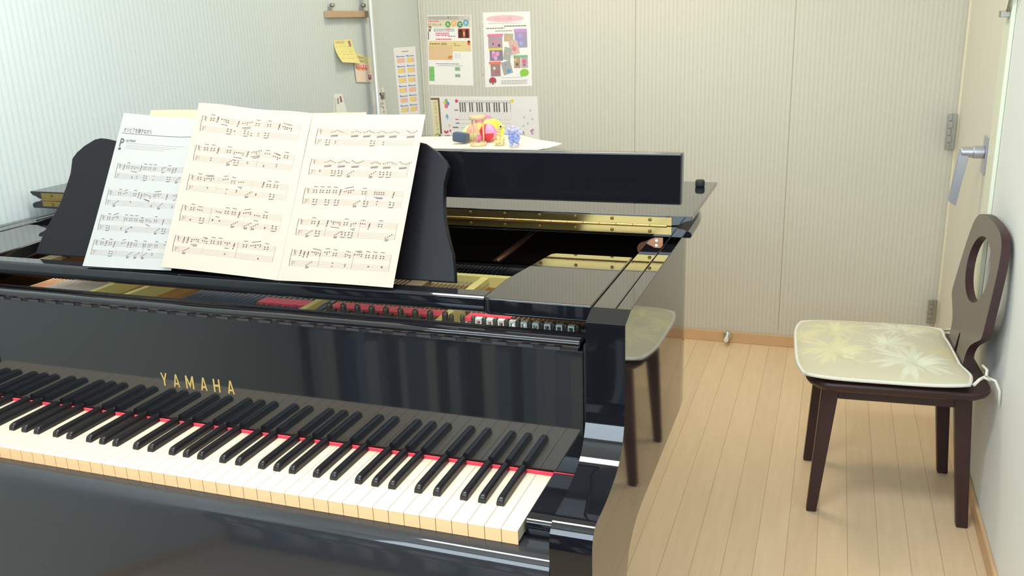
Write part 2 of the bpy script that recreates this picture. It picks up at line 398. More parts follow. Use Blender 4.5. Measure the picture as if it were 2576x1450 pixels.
# white keys: 52, each with a cream top and a beige front
names = 'CDEFGAB'
W = .0235
wk = []
for i in range(52):                         # i counted from the right: 0 = top C
    x1 = -W * i; x0 = x1 - W; g = .00042
    mb = MB()
    mb.box(x0 + g, x1 - g, .0004, .149, -.018, -.0022, IVORY)
    mb.prism([(.149, -.0024), (.149, 0), (.0012, 0), (-.0007, -.0006), (-.0010, -.0016), (.0002, -.0024)], 'x', x0 + g, x1 - g, IVORY)
    mb.box(x0 + g, x1 - g, -.0001, .0012, -.0212, -.0023, LIP)
    obj('white_key', mb, P)
order = [0, 6, 5, 4, 3, 2, 1]                # note of key i from the right: C B A G F E D
offs = {1: -.0028, 3: .0028, 4: -.0036, 5: 0, 6: .0036}   # black key between note n-1 and n: C#=1, D#=2 ...
nb = 0
for i in range(1, 52):
    note = order[i % 7]                      # white key i; the black key to its right sits at x = -W*i
    if note in (0, 1, 3, 4, 5) and not (i == 0):
        if i == 0: continue
        sh = {0: -.0026, 1: .0026, 3: -.0034, 4: 0., 5: .0034}[note]
        cx = -W * i + sh
        mb = MB(); yf, yb = .0505, .1495
        def ring(y, wb, wt, zt, z0=-.001):
            return [(cx - wb, y, z0), (cx - wb * .98, y, zt * .45), (cx - wt, y, zt - .0022), (cx - wt + .0012, y, zt - .0006), (cx - wt + .0026, y, zt), (cx + wt - .0026, y, zt), (cx + wt - .0012, y, zt - .0006), (cx + wt, y, zt - .0022), (cx + wb * .98, y, zt * .45), (cx + wb, y, z0)]
        mb.loft([ring(yf, .0056, .0046, .0070), ring(yf + .0012, .0057, .0048, .0092), ring(yf + .0035, .0057, .0048, .0108), ring(yf + .007, .0057, .0048, .0116), ring(yf + .014, .0057, .0048, .0120), ring(yb, .0057, .0048, .0122)], EBONY)
        obj('black_key', mb, P, bevel=.0006, seg=2); nb += 1
# red felt behind the keys
mb = MB(); mb.box(-1.2235, .0018, .1492, .1535, -.004, .0042, FELT); mb.box(.0018, .043, .1518, .1535, .0044, .0056, FELT); obj('felt_strip', mb, P)
# fallboard, standing open, with lip, hinge and lettering
FB = .1545
mb = MB(); mb.box(-1.268, .0465, FB, FB + .014, .0046, .1945, mat('fallboard_lacquer', (0.012, 0.012, 0.0135), 0.05, spec=0.5, coat=0.35))
fb = obj('fallboard', mb, P, bevel=.0008)
mb = MB(); mb.prism([(FB - .004, .2005), (FB - .0062, .2035), (FB - .0062, .2075), (FB - .004, .2105), (FB + .003, .2125), (FB + .030, .2085), (FB + .030, .2005)], 'x', -1.266, .044, LACQ); obj('fallboard_lip', mb, fb, bevel=.0012)
mb = MB()
mb.box(-1.262, .0405, FB - .0015, FB + .010, .1948, .2003, DARK)
k = 0; x = -1.255
while x < .03:
    mb.box(x, x + .022, FB - .0032, FB - .0014, .1955, .1995, mat('dark_hinge', srgb(70, 66, 70), .4, .4)); x += .039
obj('fallboard_hinge', mb, fb)
mb = MB(); xs = [-.6780, -.6532, -.6262, -.5984, -.5727, -.5453]
GLYPH = {'Y': [[(0, 1), (.24, 1), (.5, .56), (.5, .40), (.385, .40)], [(1, 1), (.76, 1), (.5, .56), (.5, .40), (.615, .40)], [(.385, 0), (.615, 0), (.615, .41), (.385, .41)]],
         'A': [[(0, 0), (.22, 0), (.5, .80), (.5, 1), (.38, 1)], [(1, 0), (.78, 0), (.5, .80), (.5, 1), (.62, 1)], [(.26, .20), (.74, .20), (.70, .34), (.30, .34)]],
         'M': [[(0, 0), (.19, 0), (.19, 1), (0, 1)], [(1, 0), (.81, 0), (.81, 1), (1, 1)], [(.19, 1), (.19, .66), (.5, 0.02), (.5, .40)], [(.81, 1), (.81, .66), (.5, 0.02), (.5, .40)]],
         'H': [[(0, 0), (.23, 0), (.23, 1), (0, 1)], [(1, 0), (.77, 0), (.77, 1), (1, 1)], [(.23, .42), (.77, .42), (.77, .58), (.23, .58)]]}
for ch, x in zip('YAMAHA', xs):
    w = .0130 if ch != 'M' else .0164
    for k, g in enumerate(GLYPH[ch]):
        mb.add([(x - w / 2 + a * w, FB - .0004 - k * .00004, .0655 + b * .0232) for a, b in g], [tuple(range(len(g)))], GOLD)
obj('maker_lettering', mb, fb, fix=False)['label'] = 'gold lettering on the fallboard'
for xa, xb in ((.0468, .0513), (-1.2733, -1.2683)):
    mb = MB(); mb.box(xa, xb, FB + .003, .204, -.021, .2030, DARK); obj('cheek_liner', mb, P)
# cover ledge behind the fallboard
mb = MB(); mb.box(-1.272, .0495, FB + .031, .205, .12, .2045, LACQ2); obj('cover_ledge', mb, P, bevel=.002)
# ---- inside: plate, struts, strings, felt, dampers
mb = MB(); mb.box(-1.272, .050, .2055, .64, .135, .150, PLATE)
inn = [p for p in offset_path([Vector((XR, .60))] + RC + [Vector((XL, .60))], -.0575)]
mb.prism([(p.x, p.y) for p in inn], 'z', .10, .135, mat('soundboard', srgb(62, 44, 30), .5)); plate = obj('plate', mb, P)  # soundboard colour darkened to paint in the shade under the closed lid
for xa, sk, ye in ((-.945, 0, .63), (-.868, .02, .63), (-.487, 0, .63), (-.233, 0, .385)):
    mb = MB(); mb.hexa([(xa - .010, .206, .150), (xa + .010, .206, .150), (xa + .010 + sk, ye, .150), (xa - .010 + sk, ye, .150)], [(xa - .006, .206, .172), (xa + .006, .206, .172), (xa + .006 + sk, ye, .172), (xa - .006 + sk, ye, .172)], PLATEL); obj('plate_strut', mb, plate)
mb = MB(); mb.box(-.40, -.16, .556, .572, .150, .170, PLATEL); mb.hexa([(-.262, .44, .150), (-.246, .44, .150), (-.246, .557, .150), (-.262, .557, .150)], [(-.262, .44, .168), (-.246, .44, .168), (-.246, .557, .168), (-.262, .557, .168)], PLATEL); obj('plate_strut', mb, plate)
mb = MB(); mb.tube([(-.27, .66, .172), (-.235, .86, .20)], .006, COPPER, 8); obj('plate_strut', mb, plate)
# bass strings, wound in copper
for i in range(18):
    x = -1.105 + i * .0093
    mb = MB(); mb.tube([(x, .29, .1672), (x + .01, .60, .1672)], .0029, COPPER if i < 4 else mat('grey_copper', srgb(176, 160, 146), .4, .6), 8); obj('bass_string', mb, P)
for i in range(26):
    x = -.752 + i * .0112
    mb = MB(); mb.tube([(x, .27, .163), (x + .004, .60, .163)], .0032, mat('blue_steel', srgb(120, 124, 138), .35, .7), 8); obj('tenor_string', mb, P)
mb = MB()
for i in range(54):
    x = -.475 + i * .0088
    if -.245 < x < -.215: continue
    mb.tube([(x, .25, .1585), (x, .63, .1585)], .0008, mat('pale_string', srgb(150, 168, 160), .4, .2), 5)
o = obj('treble_strings', mb, P); o['kind'] = 'stuff'
for b in ((-.465, -.24, .25, .36), (-.59, -.5, .25, .33), (-.21, .0, .25, .36), (-.37, -.20, .575, .625)):
    mb = MB(); mb.box(*b, .1505, .1535, WFELT); obj('string_bed', mb, P)
for xa, xb, ya, zt in ((-.600, -.500, .322, .1670), (-.462, -.246, .336, .1640), (-.205, -.13, .336, .1640)):
    mb = MB()
    n = int((xb - xa) / .008)
    loops = []
    for i in range(n + 1):
        x = xa + (xb - xa) * i / n; dz = .0030 * (i % 2)
        loops.append([(x, ya, .1592), (x, ya - .003 - dz, zt - .003), (x, ya, zt + dz * .3), (x, ya + .03, zt), (x, ya + .03, .1592)])
    mb.loft(loops, FELT); obj('red_felt', mb, P)
for i in range(9):
    x = -.4375 + i * .0268
    mb = MB(); mb.lathe([(.0052, .1502), (.0052, .181), (.0042, .1845), (.002, .186)], PIN, (x, .300, 0), 10); mb.box(x + .004, x + .0115, .296, .304, .1502, .1745, PIN); obj('damper_wire', mb, P)
for i in range(3):
    x = -.572 + i * .029
    mb = MB(); mb.lathe([(.0045, .1502), (.0045, .171), (.002, .174)], PIN, (x, .293, 0), 10); obj('damper_wire', mb, P)
for i in range(13):
    x = -.212 + i * .0192
    mb = MB(); mb.lathe([(.0040, .1502), (.0040, .179), (.0025, .182)], PIN, (x, .30, 0), 10); obj('tuning_pin', mb, P)
    if 2 <= i <= 10:
        mb = MB(); xx = x + .0095
        for q in (-1, 1): mb.box(xx + q * .0042 - .001, xx + q * .0042 + .001, .296, .304, .1502, .176, WFELT)
        mb.box(xx - .0052, xx + .0052, .296, .304, .176, .1795, WFELT); obj('damper_head', mb, P)
# dark inner bar behind the desk
mb = MB(); mb.box(-1.2, .045, .632, .648, .150, .176, LACQ); obj('belly_rail', mb, P, bevel=.003)
# ---- music desk: sliding shelf, side trays, leaning board
mb = MB()
mb.prism([(.212, .2195), (.2065, .224), (.2055, .234), (.2065, .243), (.211, .2462), (.238, .2462), (.238, .2195)], 'x', -1.105, -.1165, LACQ); shelf = obj('desk_shelf', mb, P, bevel=.0015)
def tray(x0, x1, s):
    # broad side tray with a rounded inner front corner
    pts = []
    r = .012
    inner = x0 if s > 0 else x1; outer = x1 if s > 0 else x0
    poly = [(outer, .1955), (outer, .470)]
    poly += [(inner + s * .03, .470), (inner + s * .022, .462)]
    poly += [(inner, .30), (inner, .1955 + r)]
    for k in range(1, 5):
        a = PI / 2 * k / 5; poly.append((inner + s * (r - r * math.cos(a)), .1955 + r - r * math.sin(a)))
    poly.append((inner + s * r, .1955))
    mb = MB(); mb.prism(poly, 'z', .2225, .2478, LACQ); return obj('desk_side_tray', mb, P, bevel=.003, seg=3)
tray(-.1155, .0492, 1); tray(-1.2712, -1.1065, -1)
TD = math.radians(22)
desk_half = [(0, .206), (-.10, .2065), (-.20, .209), (-.27, .214), (-.305, .2205), (-.322, .222), (-.335, .2195), (-.357, .207), (-.372, .194), (-.380, .182), (-.3775, .155), (-.3815, .13), (-.388, .10), (-.40, .07), (-.412, .045), (-.419, .022), (-.424, 0)]
dc = -.6115
def sx_(x): return x
dpoly = [(dc + x * 1.0 + .5 * 0, s) for x, s in desk_half] + [(dc - x, s) for x, s in reversed(desk_half[1:])]
def deskP(x, s, d):   # s up the board, d out of its face toward the player
    return (x, .264 + math.sin(TD) * s - math.cos(TD) * d, .2465 + math.cos(TD) * s + math.sin(TD) * d)
mb = MB(); shear = lambda s: .016 * s / .22
n = len(dpoly)
mb.loft([[deskP(x + shear(s), s, 0) for x, s in dpoly], [deskP(x + shear(s), s, -.014) for x, s in dpoly]], LACQ2)
desk = obj('music_desk', mb, P, bevel=.0022, seg=2)
for x in (-1.0, -.26):
    mb = MB(); mb.box(x, x + .028, .2385, .275, .2390, .2460, mat('dull_brass', srgb(150, 132, 100), .4, .7)); obj('desk_hinge', mb, shelf)
# ---- lid: main part, folded front flap, long brass hinge, upright lip, rubber bumper, strap
LX0, LX1 = XL - .0255, XR + .0255
def lidloop(d, z):
    path = [Vector((XR, .562))] + RC + [Vector((XL, .562))]
    return [(p.x, p.y, z) for p in offset_path(path, .0255 + d)]
mb = MB(); mb.loft([lidloop(-.003, .2622), lidloop(0, .2650), lidloop(0, .2705), lidloop(-.004, .2735), lidloop(-.012, .2765), lidloop(-.024, .2785), lidloop(-.028, .2812)], LACQ)
lid = obj('lid', mb, P, bevel=.0012)
prof = [(LX0, .3005), (LX0 + .0005, .2965), (LX0 + .006, .2915), (LX0 + .014, .289), (LX0 + .022, .2845), (LX0 + .03, .2832), (LX1 - .03, .2832), (LX1 - .022, .2845), (LX1 - .014, .289), (LX1 - .006, .2915), (LX1 - .0005, .2925), (LX1, .3005)]
mb = MB(); mb.prism(prof, 'y', .562, .905, LACQ); flap = obj('lid_flap', mb, P, bevel=.001)
mb = MB()
hx0, hx1, hy = -1.3205, .0973, .5612
for z0, z1 in ((.2675, .2815), (.2835, .2978)):
    mb.box(hx0, hx1, hy - .0014, hy + .0006, z0, z1, BRASS)
x = hx0
while x < hx1 - .01:
    x2 = min(x + .0298, hx1)
    mb.lathe([(.0026, x + .0001), (.0026, x + .0006), (.0026, x2 - .0006), (.0026, x2 - .0001)], BRASS, (0, hy - .0018, .2825), 10, 'x'); x += .030
SCREW = mat('screw', srgb(120, 92, 48), .35, .8)
x = hx0 + .03; k = 0
while x < hx1 - .01:
    for z in (.2725, .2930): mb.lathe([(.0032, hy - .0014), (.0032, hy - .0022), (.002, hy - .0026)], SCREW, (x, 0, z), 10, 'y')
    x += .0675
obj('piano_hinge', mb, lid)
mb = MB(); mb.box(-.93, .1437, .366, .386, .3597, .4372, LACQ); lip = obj('back_board', mb, desk, bevel=.003, seg=2)
for x in (-.86, -.30):
    mb = MB(); mb.prism([(.329, .372), (.3655, .372), (.3655, .402), (.342, .402)], 'x', x, x + .03, DARK); obj('bracket', mb, desk)
mat('black_rubber', (.012, .012, .012), .7)
mb = MB(); mb.lathe([(.0085, .3006), (.0095, .303), (.0095, .311), (.008, .314)], MATS['black_rubber'], (.1045, .850, 0), 16); obj('rubber_bumper', mb, flap)
mb = MB(); pl = []
for k in range(9): a = PI / 2 + PI * k / 8; pl.append((.047 + .013 * math.cos(a), .236 + .013 * math.sin(a)))
pl += [(.062, .224), (.080, .245), (.080, .258), (.066, .258)]
mb.prism(pl, 'y', .5745, .5765, mat('bronze_strap', srgb(150, 104, 74), .3, .8))
for c in ((.045, .236), (.049, .231), (.069, .253)): mb.lathe([(.0025, .5745), (.0025, .5732)], CHROME, (c[0], 0, c[1]), 10, 'y')
obj('lid_strap', mb, P)

# ------------------------------------------------------------------ sheet music
TP = math.radians(30)
def pageP(X, s, d=0.0):
    return Vector((X, .2142 + math.sin(TP) * s - math.cos(TP) * d, .2468 + math.cos(TP) * s + math.sin(TP) * d))
class Page:
    """a sheet given by its corners in (X, height up the sheet) plus a bulge d(u,v) out of the leaning plane; u right, v down"""
    def __init__(s, tl, tr, bl, br, d): s.c = (tl, tr, bl, br); s.d = d
    def pt(s, u, v, lift=0.0):
        tl, tr, bl, br = s.c
        X = (tl[0] * (1 - u) + tr[0] * u) * (1 - v) + (bl[0] * (1 - u) + br[0] * u) * v
        S = (tl[1] * (1 - u) + tr[1] * u) * (1 - v) + (bl[1] * (1 - u) + br[1] * u) * v
        return pageP(X, S, s.d(u, v) + lift)
def page_mesh(pg, m, nu=14, nv=14):
    mb = MB(); mb.grid(lambda u, v: pg.pt(u, v), nu, nv, m); return mb
LIFT = .00035
def mark(mb, pg, u0, v0, u1, v1, th, m, n=1):
    """a stroke from (u0,v0) to (u1,v1) of thickness th (page heights)"""
    asp = 1.38; th = th * 1.2
    du, dv = (u1 - u0) / asp, v1 - v0; L = math.hypot(du, dv) or 1
    nx, ny = -dv / L * th * asp / 2, du / L * th / 2
    vs = []; fs = []
    for i in range(n + 1):
        t = i / n; u = u0 + (u1 - u0) * t; v = v0 + (v1 - v0) * t
        vs += [pg.pt(u + nx, v + ny, LIFT), pg.pt(u - nx, v - ny, LIFT)]
    for i in range(n): fs.append((2 * i, 2 * i + 1, 2 * i + 3, 2 * i + 2))
    mb.add(vs, fs, m)
def dot(mb, pg, u, v, r=.0042, m=None):
    r = r * 1.08
    vs = [pg.pt(u + 1.45 * r * math.cos(2 * PI * k / 8 + .3), v + r * .8 * math.sin(2 * PI * k / 8 + .3), LIFT) for k in range(8)]
    mb.add(vs, [tuple(range(8))], m or INK)
def text_on(mb, pg, txt, u, v, h, m, bold=False, sq=1.0):
    vs, fs = text_polys(txt, 1.0, bold)
    mb.add([pg.pt(u + p[0] * h * 1.38 * sq, v - p[1] * h, LIFT) for p in vs], fs, m)
def system(mb, pg, v, rnd, u0=.07, u1=.95, run=False):
    """one brace of treble and bass staves with note clusters and beams"""
    st = .0075
    for base in (v, v + .062):
        for k in range(5): mark(mb, pg, u0, base + k * st, u1, base + k * st, .0011, INKL, 8)
    # brace and clefs
    mark(mb, pg, u0 - .006, v - .004, u0 - .010, v + .045, .0028, INK); mark(mb, pg, u0 - .010, v + .048, u0 - .004, v + .094, .0028, INK)
    for q in range(3):
        mark(mb, pg, u0 + .012 + q * .010, v + .002 + .007 * (q % 2), u0 + .020 + q * .008, v + .026 - .006 * q, .0022, INKL)
    mark(mb, pg, u0 + .014, v - .003, u0 + .03, v + .03, .0024, INK); mark(mb, pg, u0 + .030, v + .004, u0 + .016, v + .022, .002, INK)
    mark(mb, pg, u0 + .012, v + .064, u0 + .026, v + .070, .002, INK); mark(mb, pg, u0 + .026, v + .070, u0 + .014, v + .088, .002, INK)
    dot(mb, pg, u0 + .04, v + .066, .0022); dot(mb, pg, u0 + .04, v + .076, .0022)
    bars = [u0 + .30 * (u1 - u0), u0 + .64 * (u1 - u0), u1]
    for b in bars: mark(mb, pg, b, v, b, v + .062 + 4 * st, .0009, INKL if rnd.random() < .7 else INK)
    u = u0 + .075
    while u < u1 - .06:
        kind = rnd.random()
        if run and kind < .75: 
            n = 6 + rnd.randrange(3); du = .0155; dirn = rnd.choice((-1, 1)); top = v + .004
            for k in range(n):
                dot(mb, pg, u + k * du, top + .012 * abs(math.sin(PI * k / (n - 1) + (0 if dirn > 0 else PI / 2))), .0034)
            for q in range(2):
                mark(mb, pg, u, top + .030 + q * .006 + .004, u + .065, top + .030 + q * .006, .0026, INK)
            u += n * du + .014
            continue
        if kind < .34:
            n = 3 + rnd.randrange(3); du = .019; v0 = v + rnd.uniform(.006, .020); sl = rnd.uniform(-.004, .004)
            for k in range(n):
                dot(mb, pg, u + k * du, v0 + sl * k, .0040)
                if rnd.random() < .35: dot(mb, pg, u + k * du, v0 + sl * k + .011, .0040)
            up = rnd.random() < .6
            vb = v0 - .020 if up else v0 + .030
            mark(mb, pg, u, vb, u + (n - 1) * du, vb + sl * (n - 1), .0026, INK)
            if rnd.random() < .4: mark(mb, pg, u + du, vb + .006, u + (n - 1) * du, vb + .006 + sl * (n - 2), .0026, INK)
            u += n * du + .02
        elif kind < .56:
            v0 = v + rnd.uniform(0, .012)
            mark(mb, pg, u + .003, v0 - .004, u - .001, v0 + .020, .006, INK); dot(mb, pg, u - .003, v0 + .028, .0042); u += .035
        elif kind < .8:
            for a in range(2):
                for b in range(2): dot(mb, pg, u + a * .024, v + .010 + b * .012, .0042)
            mark(mb, pg, u - .006, v - .012, u + .030, v - .010, .0026, INK)
            u += .06
        else: u += .045
    u = u0 + .09
    while u < u1 - .05:
        k = rnd.random(); vb = v + .062
        if k < .3: dot(mb, pg, u, vb + rnd.uniform(.0, .03), .0042); dot(mb, pg, u, vb + rnd.uniform(.0, .03), .0040)
        elif k < .5:
            for q in range(2): dot(mb, pg, u + .001, vb + .004 + q * .013, .0046)
            dot(mb, pg, u + .030, vb + .006, .0042); dot(mb, pg, u + .030, vb + .018, .0042)
            mark(mb, pg, u - .006, vb + .034, u + .030, vb + .034, .0028, INK); mark(mb, pg, u + .030, vb + .034, u + .034, vb + .024, .0016, INK)
        elif k < .7:
            for q in range(4): dot(mb, pg, u + q * .015, vb + .024 - q * .007, .0036)
            for q in range(2): mark(mb, pg, u - .004, vb + .034 + q * .006, u + .026, vb + .031 + q * .006, .0026, INK)
        u += rnd.choice((.06, .085, .11))
rnd = random.Random(11)
# left loose sheet, curling at its left side
pgL = Page((-.861, .2865), (-.684, .2720), (-.866, -.0022), (-.676, .0005), lambda u, v: .004 + .010 * (u ** 3) * (1 - .4 * v) + .004 * (v ** 4) * (1 - u))
mb = page_mesh(pgL, PAPERL)
text_on(mb, pgL, 'オリビアを聴きながら', .055, .122, .033, INK, sq=.80)
for k in range(10):
    a, b = .04 + .092 * k, .04 + .092 * (k + 1); f = lambda q: .131 + .0015 * (1 - q) - .02 * max(0, q - .75) ** 1.5 * 3
    mark(mb, pgL, a, f(a), b, f(b), .0022, INK)
text_on(mb, pgL, 'P', .042, .222, .078, mat('bold_ink', srgb(74, 72, 74), .8), True); mark(mb, pgL, .046, .236, .078, .236, .012, MATS['bold_ink'])
text_on(mb, pgL, 'LAY POINT', .118, .187, .021, MATS['bold_ink'], True, .85)
mark(mb, pgL, .12, .195, .86, .195, .0016, INKL, 8)
for k in range(3): mark(mb, pgL, .13, .208 + .011 * k, .78 - .08 * k, .208 + .011 * k, .0014, INKL, 8)
system(mb, pgL, .335, rnd, .10, .97); system(mb, pgL, .51, rnd, .07); system(mb, pgL, .672, rnd, .06); system(mb, pgL, .832, rnd, .06)
tag(obj('sheet_music', mb, fix=False), 'loose white music sheet with a Japanese title, leftmost on the music desk', 'sheet music')
# middle and right page: one folded spread
spread = thing('sheet_music', 'folded two page spread of printed music open on the desk shelf', 'sheet music', tuple(pageP(-.47, 0)) [:2] + (H + .2468,))
pgM = Page((-.688, .2985), (-.4665, .2848), (-.690, .0035), (-.4712, -.0022), lambda u, v: .0195 - .014 * u * (1.2 - .2 * u) + .003 * math.sin(u * 9) * (1 - v) ** 3 + .004 * math.sin(PI * u) * v)
mb = page_mesh(pgM, PAPER, 18, 14)
for q in (.06, .243, .424, .608, .79): system(mb, pgM, q + .02, rnd, .075, .93)
obj('left_page', mb, spread, fix=False)
pgR = Page((-.4663, .2848), (-.2565, .2800), (-.4710, -.0022), (-.2660, -.0008), lambda u, v: .0055 + .008 * u ** 2 * (1 - v) + .005 * math.sin(PI * u) * v)
mb = page_mesh(pgR, PAPER, 16, 14)
for i, q in enumerate((.075, .26, .435, .62, .80)): system(mb, pgR, q + .02, rnd, .085, .94, run=i < 2)
obj('right_page', mb, spread, fix=False)
# cream file behind the sheets
pgB = Page((-.812, .2965), (-.372, .2915), (-.82, .012), (-.385, .012), lambda u, v: .0015 - .008 * (1 - v) + .004 * math.sin(u * 7) * (1 - v))
mb = page_mesh(pgB, PAPERC, 12, 8)
tag(obj('paper_file', mb, fix=False), 'cream paper file standing behind the white music sheets on the desk', 'paper file')

# ------------------------------------------------------------------ cloth and ornaments on the tail of the lid
CLOTH = mat('white_cloth', srgb(250, 240, 218), .85, spec=.1, sheen=.2, bump=.2, bscale=900)
cor = [(-.92, 1.43), (-.437, 1.425), (-.388, 1.50), (-.385, 1.548), (-.586, 1.765), (-.84, 1.71)]
mb = MB()
A, B, D, E = Vector((-1.02, 1.44)), Vector((-.425, 1.40)), Vector((-.575, 1.765)), Vector((-.90, 1.70))
REDGE = [(0, (-.437, 1.426)), (.22, (-.402, 1.474)), (.36, (-.3905, 1.530)), (.43, (-.391, 1.553)), (1, (-.586, 1.772))]
def redge(v):
    for (v0, p0), (v1, p1) in zip(REDGE, REDGE[1:]):
        if v <= v1 + 1e-9: t = (v - v0) / (v1 - v0); return Vector((p0[0] + (p1[0] - p0[0]) * t, p0[1] + (p1[1] - p0[1]) * t))
def clothpt(u, v):
    l = A * (1 - v) + E * v; r = redge(v); p = l * (1 - u) + r * u
    z = .2832 + .0012 * math.sin(u * 11 + v * 3) * math.sin(v * 7) + .0012 + .004 * max(0, u - .86) / .14 * math.sin(v * 5)
    return Vector((p.x, p.y, z))
mb.grid(clothpt, 28, 28, CLOTH)
tag(obj('white_cloth', mb, fix=False), 'white cloth spread over the tail of the piano lid under the ornaments', 'cloth')
ZC = .2862
# hourglass
hx, hy_ = -.6314, 1.497
t = thing('hourglass', 'small wooden hourglass with pink sand standing on the white cloth', 'hourglass', (hx, hy_, H + ZC))
mb = MB(); mb.lathe([(.0228, ZC), (.0242, ZC + .001), (.0242, ZC + .0095), (.0228, ZC + .0105)], WOODL, (hx, hy_, 0), 28); obj('base', mb, t)
mb = MB(); mb.lathe([(.0238, ZC + .0765), (.0252, ZC + .0775), (.0252, ZC + .0865), (.0238, ZC + .0875)], WOODL, (hx, hy_, 0), 28); obj('cap', mb, t)
for a in (.2 + PI, .2 - PI / 3 + PI, .25, ):
    pass
for a in (PI * 1.02, -.05, PI / 2):
    x, y = hx + .0168 * math.cos(a), hy_ - .0168 * math.sin(a) * .6
    mb = MB(); mb.lathe([(.0026, ZC + .0103), (.0026, ZC + .0767)], WOODL, (x, y, 0), 10); obj('post', mb, t)
GLASS = mat('clear_glass', (.9, .92, .92), 0.04, spec=.8); GLASS.node_tree.nodes['Principled BSDF'].inputs['Alpha'].default_value = .16
mb = MB(); mb.lathe([(.003, ZC + .0108), (.0095, ZC + .014), (.0115, ZC + .022), (.0085, ZC + .034), (.0022, ZC + .0435), (.0085, ZC + .053), (.0115, ZC + .065), (.0095, ZC + .073), (.003, ZC + .0762)], GLASS, (hx, hy_, 0), 20); obj('glass_bulb', mb, t)
mb = MB(); mb.lathe([(.003, ZC + .0125), (.0082, ZC + .015), (.0098, ZC + .022), (.0070, ZC + .028), (.001, ZC + .031)], flat(240, 60, 160, .5), (hx, hy_, 0), 18); obj('sand', mb, t)
# patchwork beanbags
def beanbag(name, label, c, r, sq, cols, tilt=0.0, yaw=0.0, n=24, m=12):
    mb = MB(); R = Matrix.Rotation(yaw, 3, 'Z') @ Matrix.Rotation(tilt, 3, 'Y')
    vs = []; fs = []
    lo = 1e9
    for j in range(m + 1):
        t_ = -PI / 2 + PI * j / m
        for i in range(n):
            a = 2 * PI * i / n
            k = 1 + .05 * math.cos(4 * a) * math.cos(t_)
            p = R @ Vector((math.cos(t_) * math.cos(a) * sq[0] * k, math.cos(t_) * math.sin(a) * sq[1] * k, math.sin(t_) * sq[2])) * r
            lo = min(lo, p.z); vs.append(p + Vector(c))
    up_ = ZC - (c[2] + lo) - .0
    vs = [v + Vector((0, 0, up_)) for v in vs]
    mats = [mat('fabric_%d_%d_%d' % q, srgb(*q), .9, spec=.1, sheen=.3, bump=.3, bscale=1200) for q in cols]
    for j in range(m):
        for i in range(n):
            q = mats[(i * len(mats) // n + (j * 2 // m) * 1) % len(mats)]
            f = (j * n + i, j * n + (i + 1) % n, (j + 1) * n + (i + 1) % n, (j + 1) * n + i)
            mb.add([vs[k] for k in f], [(0, 1, 2, 3)], q, True)
    return mb
def merge(o):
    bm = bmesh.new(); bm.from_mesh(o.data); bmesh.ops.remove_doubles(bm, verts=bm.verts, dist=1e-5); bmesh.ops.recalc_face_normals(bm, faces=bm.faces); bm.to_mesh(o.data); bm.free(); return o
NAVY = mat('navy_fabric', srgb(78, 90, 110), .9, spec=.1, sheen=.3, noise=.4, nscale=700)
t = thing('patchwork_beanbag', 'yellow and green patchwork beanbag with a navy end beside the hourglass', 'beanbag', (-.69, 1.565, H + ZC))
mb = beanbag('', '', (-.678, 1.590, .31), .028, (1.5, 1.0, .95), [(244, 208, 60), (240, 214, 160), (196, 230, 150), (250, 200, 160), (222, 236, 150), (250, 168, 150)], tilt=-.28, yaw=.12)
merge(obj('body', mb, t))
mb = MB(); cxn, cyn, czn = -.704, 1.540, ZC + .0180
Rn = Matrix.Rotation(.12, 3, 'Y')
ring = []
for xo, hw, hh in ((-.0235, .012, .0125), (-.018, .0155, .0150), (.013, .0155, .0150), (.0215, .014, .0125)):
    l = []
    for k in range(12):
        a = 2 * PI * k / 12; ca, sa = math.cos(a), math.sin(a)
        e = lambda q: math.copysign(abs(q) ** .45, q)
        l.append(Rn @ Vector((xo, e(ca) * hw, e(sa) * hh)) + Vector((cxn, cyn, czn)))
    ring.append(l)
mb.loft(ring, NAVY, True, True); obj('navy_end', mb, t)
mb = beanbag('', '', (-.637, 1.590, .31), .030, (.93, .93, .88), [(255, 150, 200), (255, 140, 190), (226, 50, 66), (226, 50, 66), (236, 70, 80), (255, 170, 210)], yaw=.6)
mb2 = MB(); t = obj('patchwork_beanbag', mb); merge(t); tag(t, 'round pink and red beanbag just behind the hourglass', 'beanbag')
mb = beanbag('', '', (-.640, 1.645, .31), .030, (1.3, .9, 1.0), [(232, 236, 80), (206, 230, 110), (240, 226, 90), (226, 240, 120)], tilt=.35, yaw=-.1)
t = obj('patchwork_beanbag', mb); merge(t); tag(t, 'yellow green beanbag behind the pink one', 'beanbag')
mb = beanbag('', '', (-.676, 1.665, .31), .037, (.9, .8, 1.0), [(250, 130, 170), (255, 160, 190), (246, 110, 140)], yaw=.4)
t = obj('patchwork_beanbag', mb); merge(t); tag(t, 'pale pink beanbag at the back, behind the patchwork one', 'beanbag')
# bead animals
def bead(col, nm): return mat(nm, srgb(*col), .06, spec=.6, trans=.3, ior=1.3)
BY, BO, BB, BV, BK = bead((254, 236, 170), 'amber_bead'), bead((252, 180, 116), 'orange_bead'), bead((176, 194, 255), 'blue_bead'), bead((220, 216, 255), 'violet_bead'), mat('black_bead', (.02, .015, .01), .15)
def beads(mb, pts, r, m):
    for p in pts: mb.ball(p, r, m, 10)
gx, gy = -.5690, 1.503
def gbeads(mb, pts, r, m): beads(mb, [(a, b, ZC + (c - ZC) * 1.16) for a, b, c in pts], r * 1.05, m)
t = thing('bead_giraffe', 'small giraffe of clear yellow and orange beads on the white cloth', 'bead animal', (gx, gy, H + ZC))
mb = MB(); gbeads(mb, [(gx + a, gy + b, ZC + c) for a, b, c in ((-.008, 0, .009), (.008, 0, .009), (0, 0, .017), (-.009, .006, .016), (.009, .005, .015), (0, -.006, .010), (.0, .008, .011))], .0075, BY); obj('body', mb, t)
